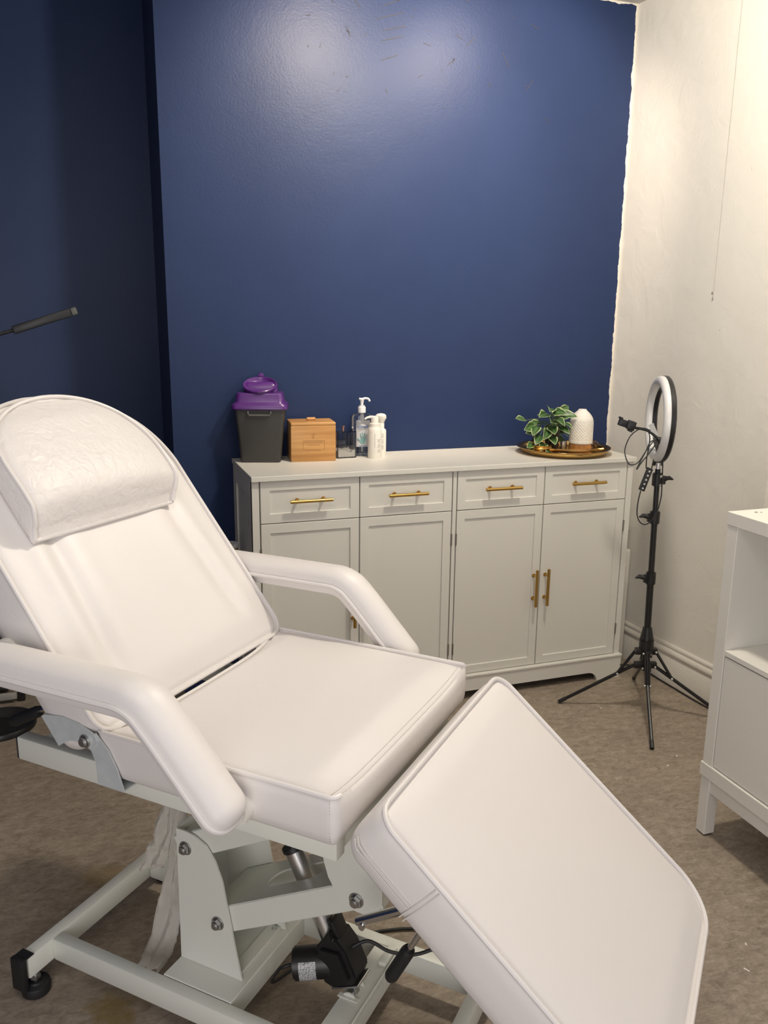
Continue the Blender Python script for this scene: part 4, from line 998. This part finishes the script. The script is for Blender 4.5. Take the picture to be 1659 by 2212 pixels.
yb = V((.33, .94, 0)); rf = Matrix((rd.cross(yb).normalized(), yb, rd)).transposed().to_4x4(); mb = MB(); mb.box(-.0115, .0115, -.005, .005, 0, (r1-r0).length, .0025, 2, Matrix.Translation(r0) @ rf); rem = mb.build('remote_control', M['blackp'], RL)
for k in range(5):
    mb = MB(); c = r0+rd*(.012+.0165*k)-yb*.005; mb.cyl(c, c-yb*.0018, .0036, n=14); mb.build('button', M['button'], rem)
mb = MB(); c = R_((1.392, -.660, 1.098)); mb.box(-.010, .010, -.0005, .0005, -.022, .028, 0, 1, Matrix.Translation(c) @ rotz(-.34) @ Matrix.Rotation(-.45, 4, 'Y')); mb.build('tag', M['tape'], RL)
# mains lead along the skirting
mb = MB(); mb.tube(spline([(1.50, -.30, .004), (1.62, -.29, .004), (1.665, -.36, .004), (1.672, -.50, .004), (1.680, -.69, .004), (1.690, -.80, .004), (1.70, -1.0, .004), (1.69, -1.3, .004)], 8), .0032, 8)
tag(mb.build('mains_lead', M['rubber']), 'thin black lead lying on the floor along the right skirting board', 'cable')

# ------------------------------------------------------------------ white legged cabinet at the right edge
UC = thing('legged_cabinet', 'white cabinet on square legs with an open shelf, at the right edge of the photo', 'cabinet', (1.315, -1.90, 0))
UX0, UX1, UY0, UY1 = 1.10, 1.53, -2.40, -1.398
def ub(mb, x0, x1, y0, y1, z0, z1, bev=.0012): mb.box(x0-1.315, x1-1.315, y0+1.90, y1+1.90, z0, z1, bev, 1)
mb = MB(); ub(mb, UX0-.002, UX1, UY0-.003, UY1+.003, .9455, .982); mb.build('top', M['cab2'], UC)
mb = MB(); ub(mb, UX0, UX1, UY1-.039, UY1, .2275, .945); ub(mb, UX0, UX1, UY0, UY0+.039, .2275, .945); ub(mb, UX1-.012, UX1, UY0+.039, UY1-.039, .2275, .945); ub(mb, UX0+.03, UX1-.012, UY0+.039, UY1-.039, .24, .255); mb.build('carcass', M['cab2'], UC)
mb = MB(); ub(mb, UX0+.001, UX1-.012, UY0+.0395, UY1-.0395, .574, .590); mb.build('shelf', M['cab2'], UC)
for y0, y1 in ((UY0+.041, -1.90), (-1.897, UY1-.041)):
    mb = MB(); ub(mb, UX0+.0025, UX0+.0205, y0, y1, .230, .570, .0015); mb.build('door', M['cab2'], UC)
mb = MB(); ub(mb, UX0-.004, UX1, UY0-.004, UY1+.004, .186, .2272); mb.build('bottom_rail', M['cab2'], UC)
mb = MB(); ub(mb, UX0+.004, UX0+.022, UY0+.036, UY1-.036, .142, .182); ub(mb, UX1-.022, UX1-.004, UY0+.036, UY1-.036, .142, .182); ub(mb, UX0+.04, UX1-.04, UY1-.022, UY1-.004, .142, .182); mb.build('apron', M['cab2'], UC)
for x in (UX0, UX1-.037):
    for y in (UY0, UY1-.037):
        mb = MB(); ub(mb, x, x+.037, y, y+.037, .004, .183, .0015); lg = mb.build('leg', M['cab2'], UC)
        mb = MB(); ub(mb, x+.004, x+.033, y+.004, y+.033, 0, .0038, .0005); mb.build('glide', M['blackp'], lg)
mb = MB(); mb.cyl((1.165-1.315, -1.428+1.90, .982), (1.165-1.315, -1.428+1.90, .983), .0045, n=14); mb.cyl((1.178-1.315, -1.433+1.90, .982), (1.178-1.315, -1.433+1.90, .983), .0025, n=10); mb.build('cam_hole', M['hinge'], UC)

# pull cord on the right wall
pc = thing('pull_cord', 'fine light-switch pull cord with tiny metal end hanging on the white wall', 'pull cord', (xw(-.545)-.018, -.545, 1.593))
mb = MB(); mb.tube([(0, 0, .004), (.001, -.001, .3), (0, -.004, .8), (0, -.006, CEIL-1.593-.001)], .0007, 6); mb.build('cord', M['cord'], pc)
mb = MB(); mb.lathe([(.001, -.008), (.0028, -.007), (.0028, 0), (.0012, .004)], 12, None, True, True); mb.build('cord_end', M['hinge'], pc)

# ------------------------------------------------------------------ left side: floor lamp, drawer trolley, jar
LP = thing('floor_lamp', 'black gooseneck lamp with slim bar head against the dark alcove, round base', 'floor lamp', (-.925, -.055, 0))
MB().lathe([(.122, 0), (.125, .003), (.125, .016), (.121, .022), (.03, .026), (.013, .034)], 56, None, True, True).build('base', M['blackm'], LP)
mb = MB(); mb.cyl((-.03, 0, .024), (-.03, 0, 1.10), .009, n=16); mb.build('pole', M['blackm'], LP)
hd0 = V((-.7495, -.2, 1.4385))-V((-.925, -.055, 0)); hd1 = V((-.556, -.2, 1.502))-V((-.925, -.055, 0))
mb = MB(); mb.tube(spline([(-.03, 0, 1.10), (-.05, -.02, 1.25), (-.06, -.08, 1.37), (.02, -.135, 1.41), (.10, -.145, 1.418), hd0], 7), .006, 10); mb.build('gooseneck', M['rubber'], LP)
hd = (hd1-hd0).normalized()
hf = Matrix.Translation(hd0) @ Matrix((hd, V((0, 1, 0)), hd.cross(V((0, 1, 0))))).transposed().to_4x4()
mb = MB(); mb.box(-.004, .184, -.013, .013, -.0135, .0135, .004, 2, hf); hdo = mb.build('lamp_head', M['blackp'], LP)
mb = MB(); mb.box(.1845, .204, -.013, .013, -.0125, .0125, .004, 2, hf); mb.build('head_tip', M['lampgrey'], hdo)

TR = thing('drawer_trolley', 'low dark drawer trolley with grey rails in the shadowed alcove behind the couch', 'trolley', (-1.07, .25, 0))
mb = MB(); mb.box(-.22, .185, -.10, .10, .055, .37, .006, 2); mb.build('drawer', M['crate'], TR)
for z0, z1 in ((.018, .045), (.375, .405)):
    mb = MB(); mb.box(-.225, .19, -.116, -.101, z0, z1, .003, 2); mb.build('rail', M['railgrey'], TR)
for x in (-.215, .205):
    for y in (-.09, .09):
        mb = MB(); mb.box(x-.013, x+.013, y-.013, y+.013, 0, .41, .003, 1); mb.build('leg', M['blackm'], TR)
mb = MB(); mb.box(-.225, .215, -.10, .10, .405, .420, .004, 1); mb.build('top', M['crate'], TR)

ST = thing('side_stool', 'dark stool hidden behind the backrest holding up the white lidded jar', 'stool', (-.095, -.185, 0))
mb = MB(); mb.lathe([(.001, .575), (.058, .575), (.06, .58), (.06, .592), (.056, .596), (.001, .596)], 32); mb.build('top', M['blackm'], ST)
mb = MB(); mb.cyl((0, 0, .03), (0, 0, .575), .012, n=14); mb.build('leg', M['blackm'], ST)
mb = MB(); mb.lathe([(.06, 0), (.06, .012), (.014, .03)], 32, None, True, True); mb.build('base', M['blackm'], ST)
JR = thing('lidded_jar', 'olive jar with white screw lid just visible between backrest and sideboard', 'jar', (-.082, -.19, .5965))
MB().lathe([(.030, 0), (.034, .003), (.0345, .02), (.033, .045), (.028, .056), (.028, .060)], 32, None, True, True).build('jar_body', M['jar'], JR)
MB().lathe([(.033, .0605), (.0345, .062), (.0345, .072), (.032, .075), (.001, .0755)], 32, None, True).build('lid', M['lidwhite'], JR)

# paper flecks on the floor
for k, (x, y, l, a) in enumerate(((1.258, -1.065, .012, .3), (.898, -1.831, .008, 1.), (.839, -1.899, .014, 2.), (1.285, -.619, .010, .2), (1.33, -1.02, .009, .7))):
    mb = MB(); mb.box(-l/2, l/2, -.0016, .0016, 0, .0008); o = mb.build('paper_fleck', M['debris'], smooth=False); o.location = (x, y, .0003); o.rotation_euler = (0, 0, a)
    tag(o, 'tiny white paper fleck lying on the brown floor', 'fleck', 'white flecks on the floor')

# ------------------------------------------------------------------ lights
def light(name, typ, loc, energy, col, size=.05, rot=None, sy=None, spot=None):
    d = bpy.data.lights.new(name, typ); d.energy = energy; d.color = col
    if typ == 'AREA':
        d.size = size
        if sy: d.shape = 'RECTANGLE'; d.size_y = sy
    else: d.shadow_soft_size = size
    if spot: d.spot_size = math.radians(spot); d.spot_blend = .6
    o = bpy.data.objects.new(name, d); COL.objects.link(o); o.location = loc
    if rot: o.rotation_euler = rot
    return o
LIGHTS = [
    ('ceiling_spot', 'SPOT', (.50, -.82, 2.69), 74, (1., .84, .70), .07, (math.radians(58), 0, 0), None, 92),
    ('ceiling_spot.001', 'SPOT', (1.10, -.80, 2.69), 58, (1., .84, .70), .07, (math.radians(58), 0, 0), None, 92),
    ('ceiling_bulb', 'POINT', (.82, -1.35, 2.69), 84, (1., .92, .785), .08),
    ('window_light', 'AREA', (1.0, -4.2, 1.35), 12, (.97, .95, 1.), 2.0, (PI/2, 0, 0), 1.9),
    ('overhead_fill', 'AREA', (-.6, -2.6, 2.70), 11, (1., .97, .95), .9, (0, 0, 0), .9),  # added soft fill from overhead, lifts the shaded sides; not a real fixture
    ('rear_left_fill', 'AREA', (-1.35, -4.2, 1.1), 37, (1., .955, .935), 1.6, (PI/2, 0, 0), 1.8),  # added fill from behind left for the couch's near side; no actual doorway
]
for L_ in LIGHTS: light(*L_)
WORLD = (.6, .62, .7, .05)
w = bpy.data.worlds.new('world'); SC.world = w; w.use_nodes = True
w.node_tree.nodes['Background'].inputs[0].default_value = (*WORLD[:3], 1); w.node_tree.nodes['Background'].inputs[1].default_value = WORLD[3]

# ------------------------------------------------------------------ camera
cam = bpy.data.cameras.new('camera'); cam.sensor_fit = 'VERTICAL'; cam.sensor_height = 24.; cam.lens = 1810.333/2212*24.
cam.clip_start = .02
co = bpy.data.objects.new('camera', cam); COL.objects.link(co); SC.camera = co
rt = V((.94374174, -.33051934, .0104166)); up_ = V((.06563905, .21810858, .97371462)); fw = V((.32410346, .91825139, -.22753315))
co.matrix_world = Matrix.Translation((-.53934998, -3.19708366, 1.49405596)) @ Matrix((rt, up_, -fw)).transposed().to_4x4()

SC.view_settings.view_transform = 'Standard'; SC.view_settings.look = 'None'; SC.view_settings.gamma = 1.; SC.view_settings.exposure = 0.
SC.view_settings.use_curve_mapping = False
SC.cycles.max_bounces = 8; SC.cycles.transmission_bounces = 8; SC.cycles.use_denoising = True
SC.cycles.sample_clamp_indirect = 4.
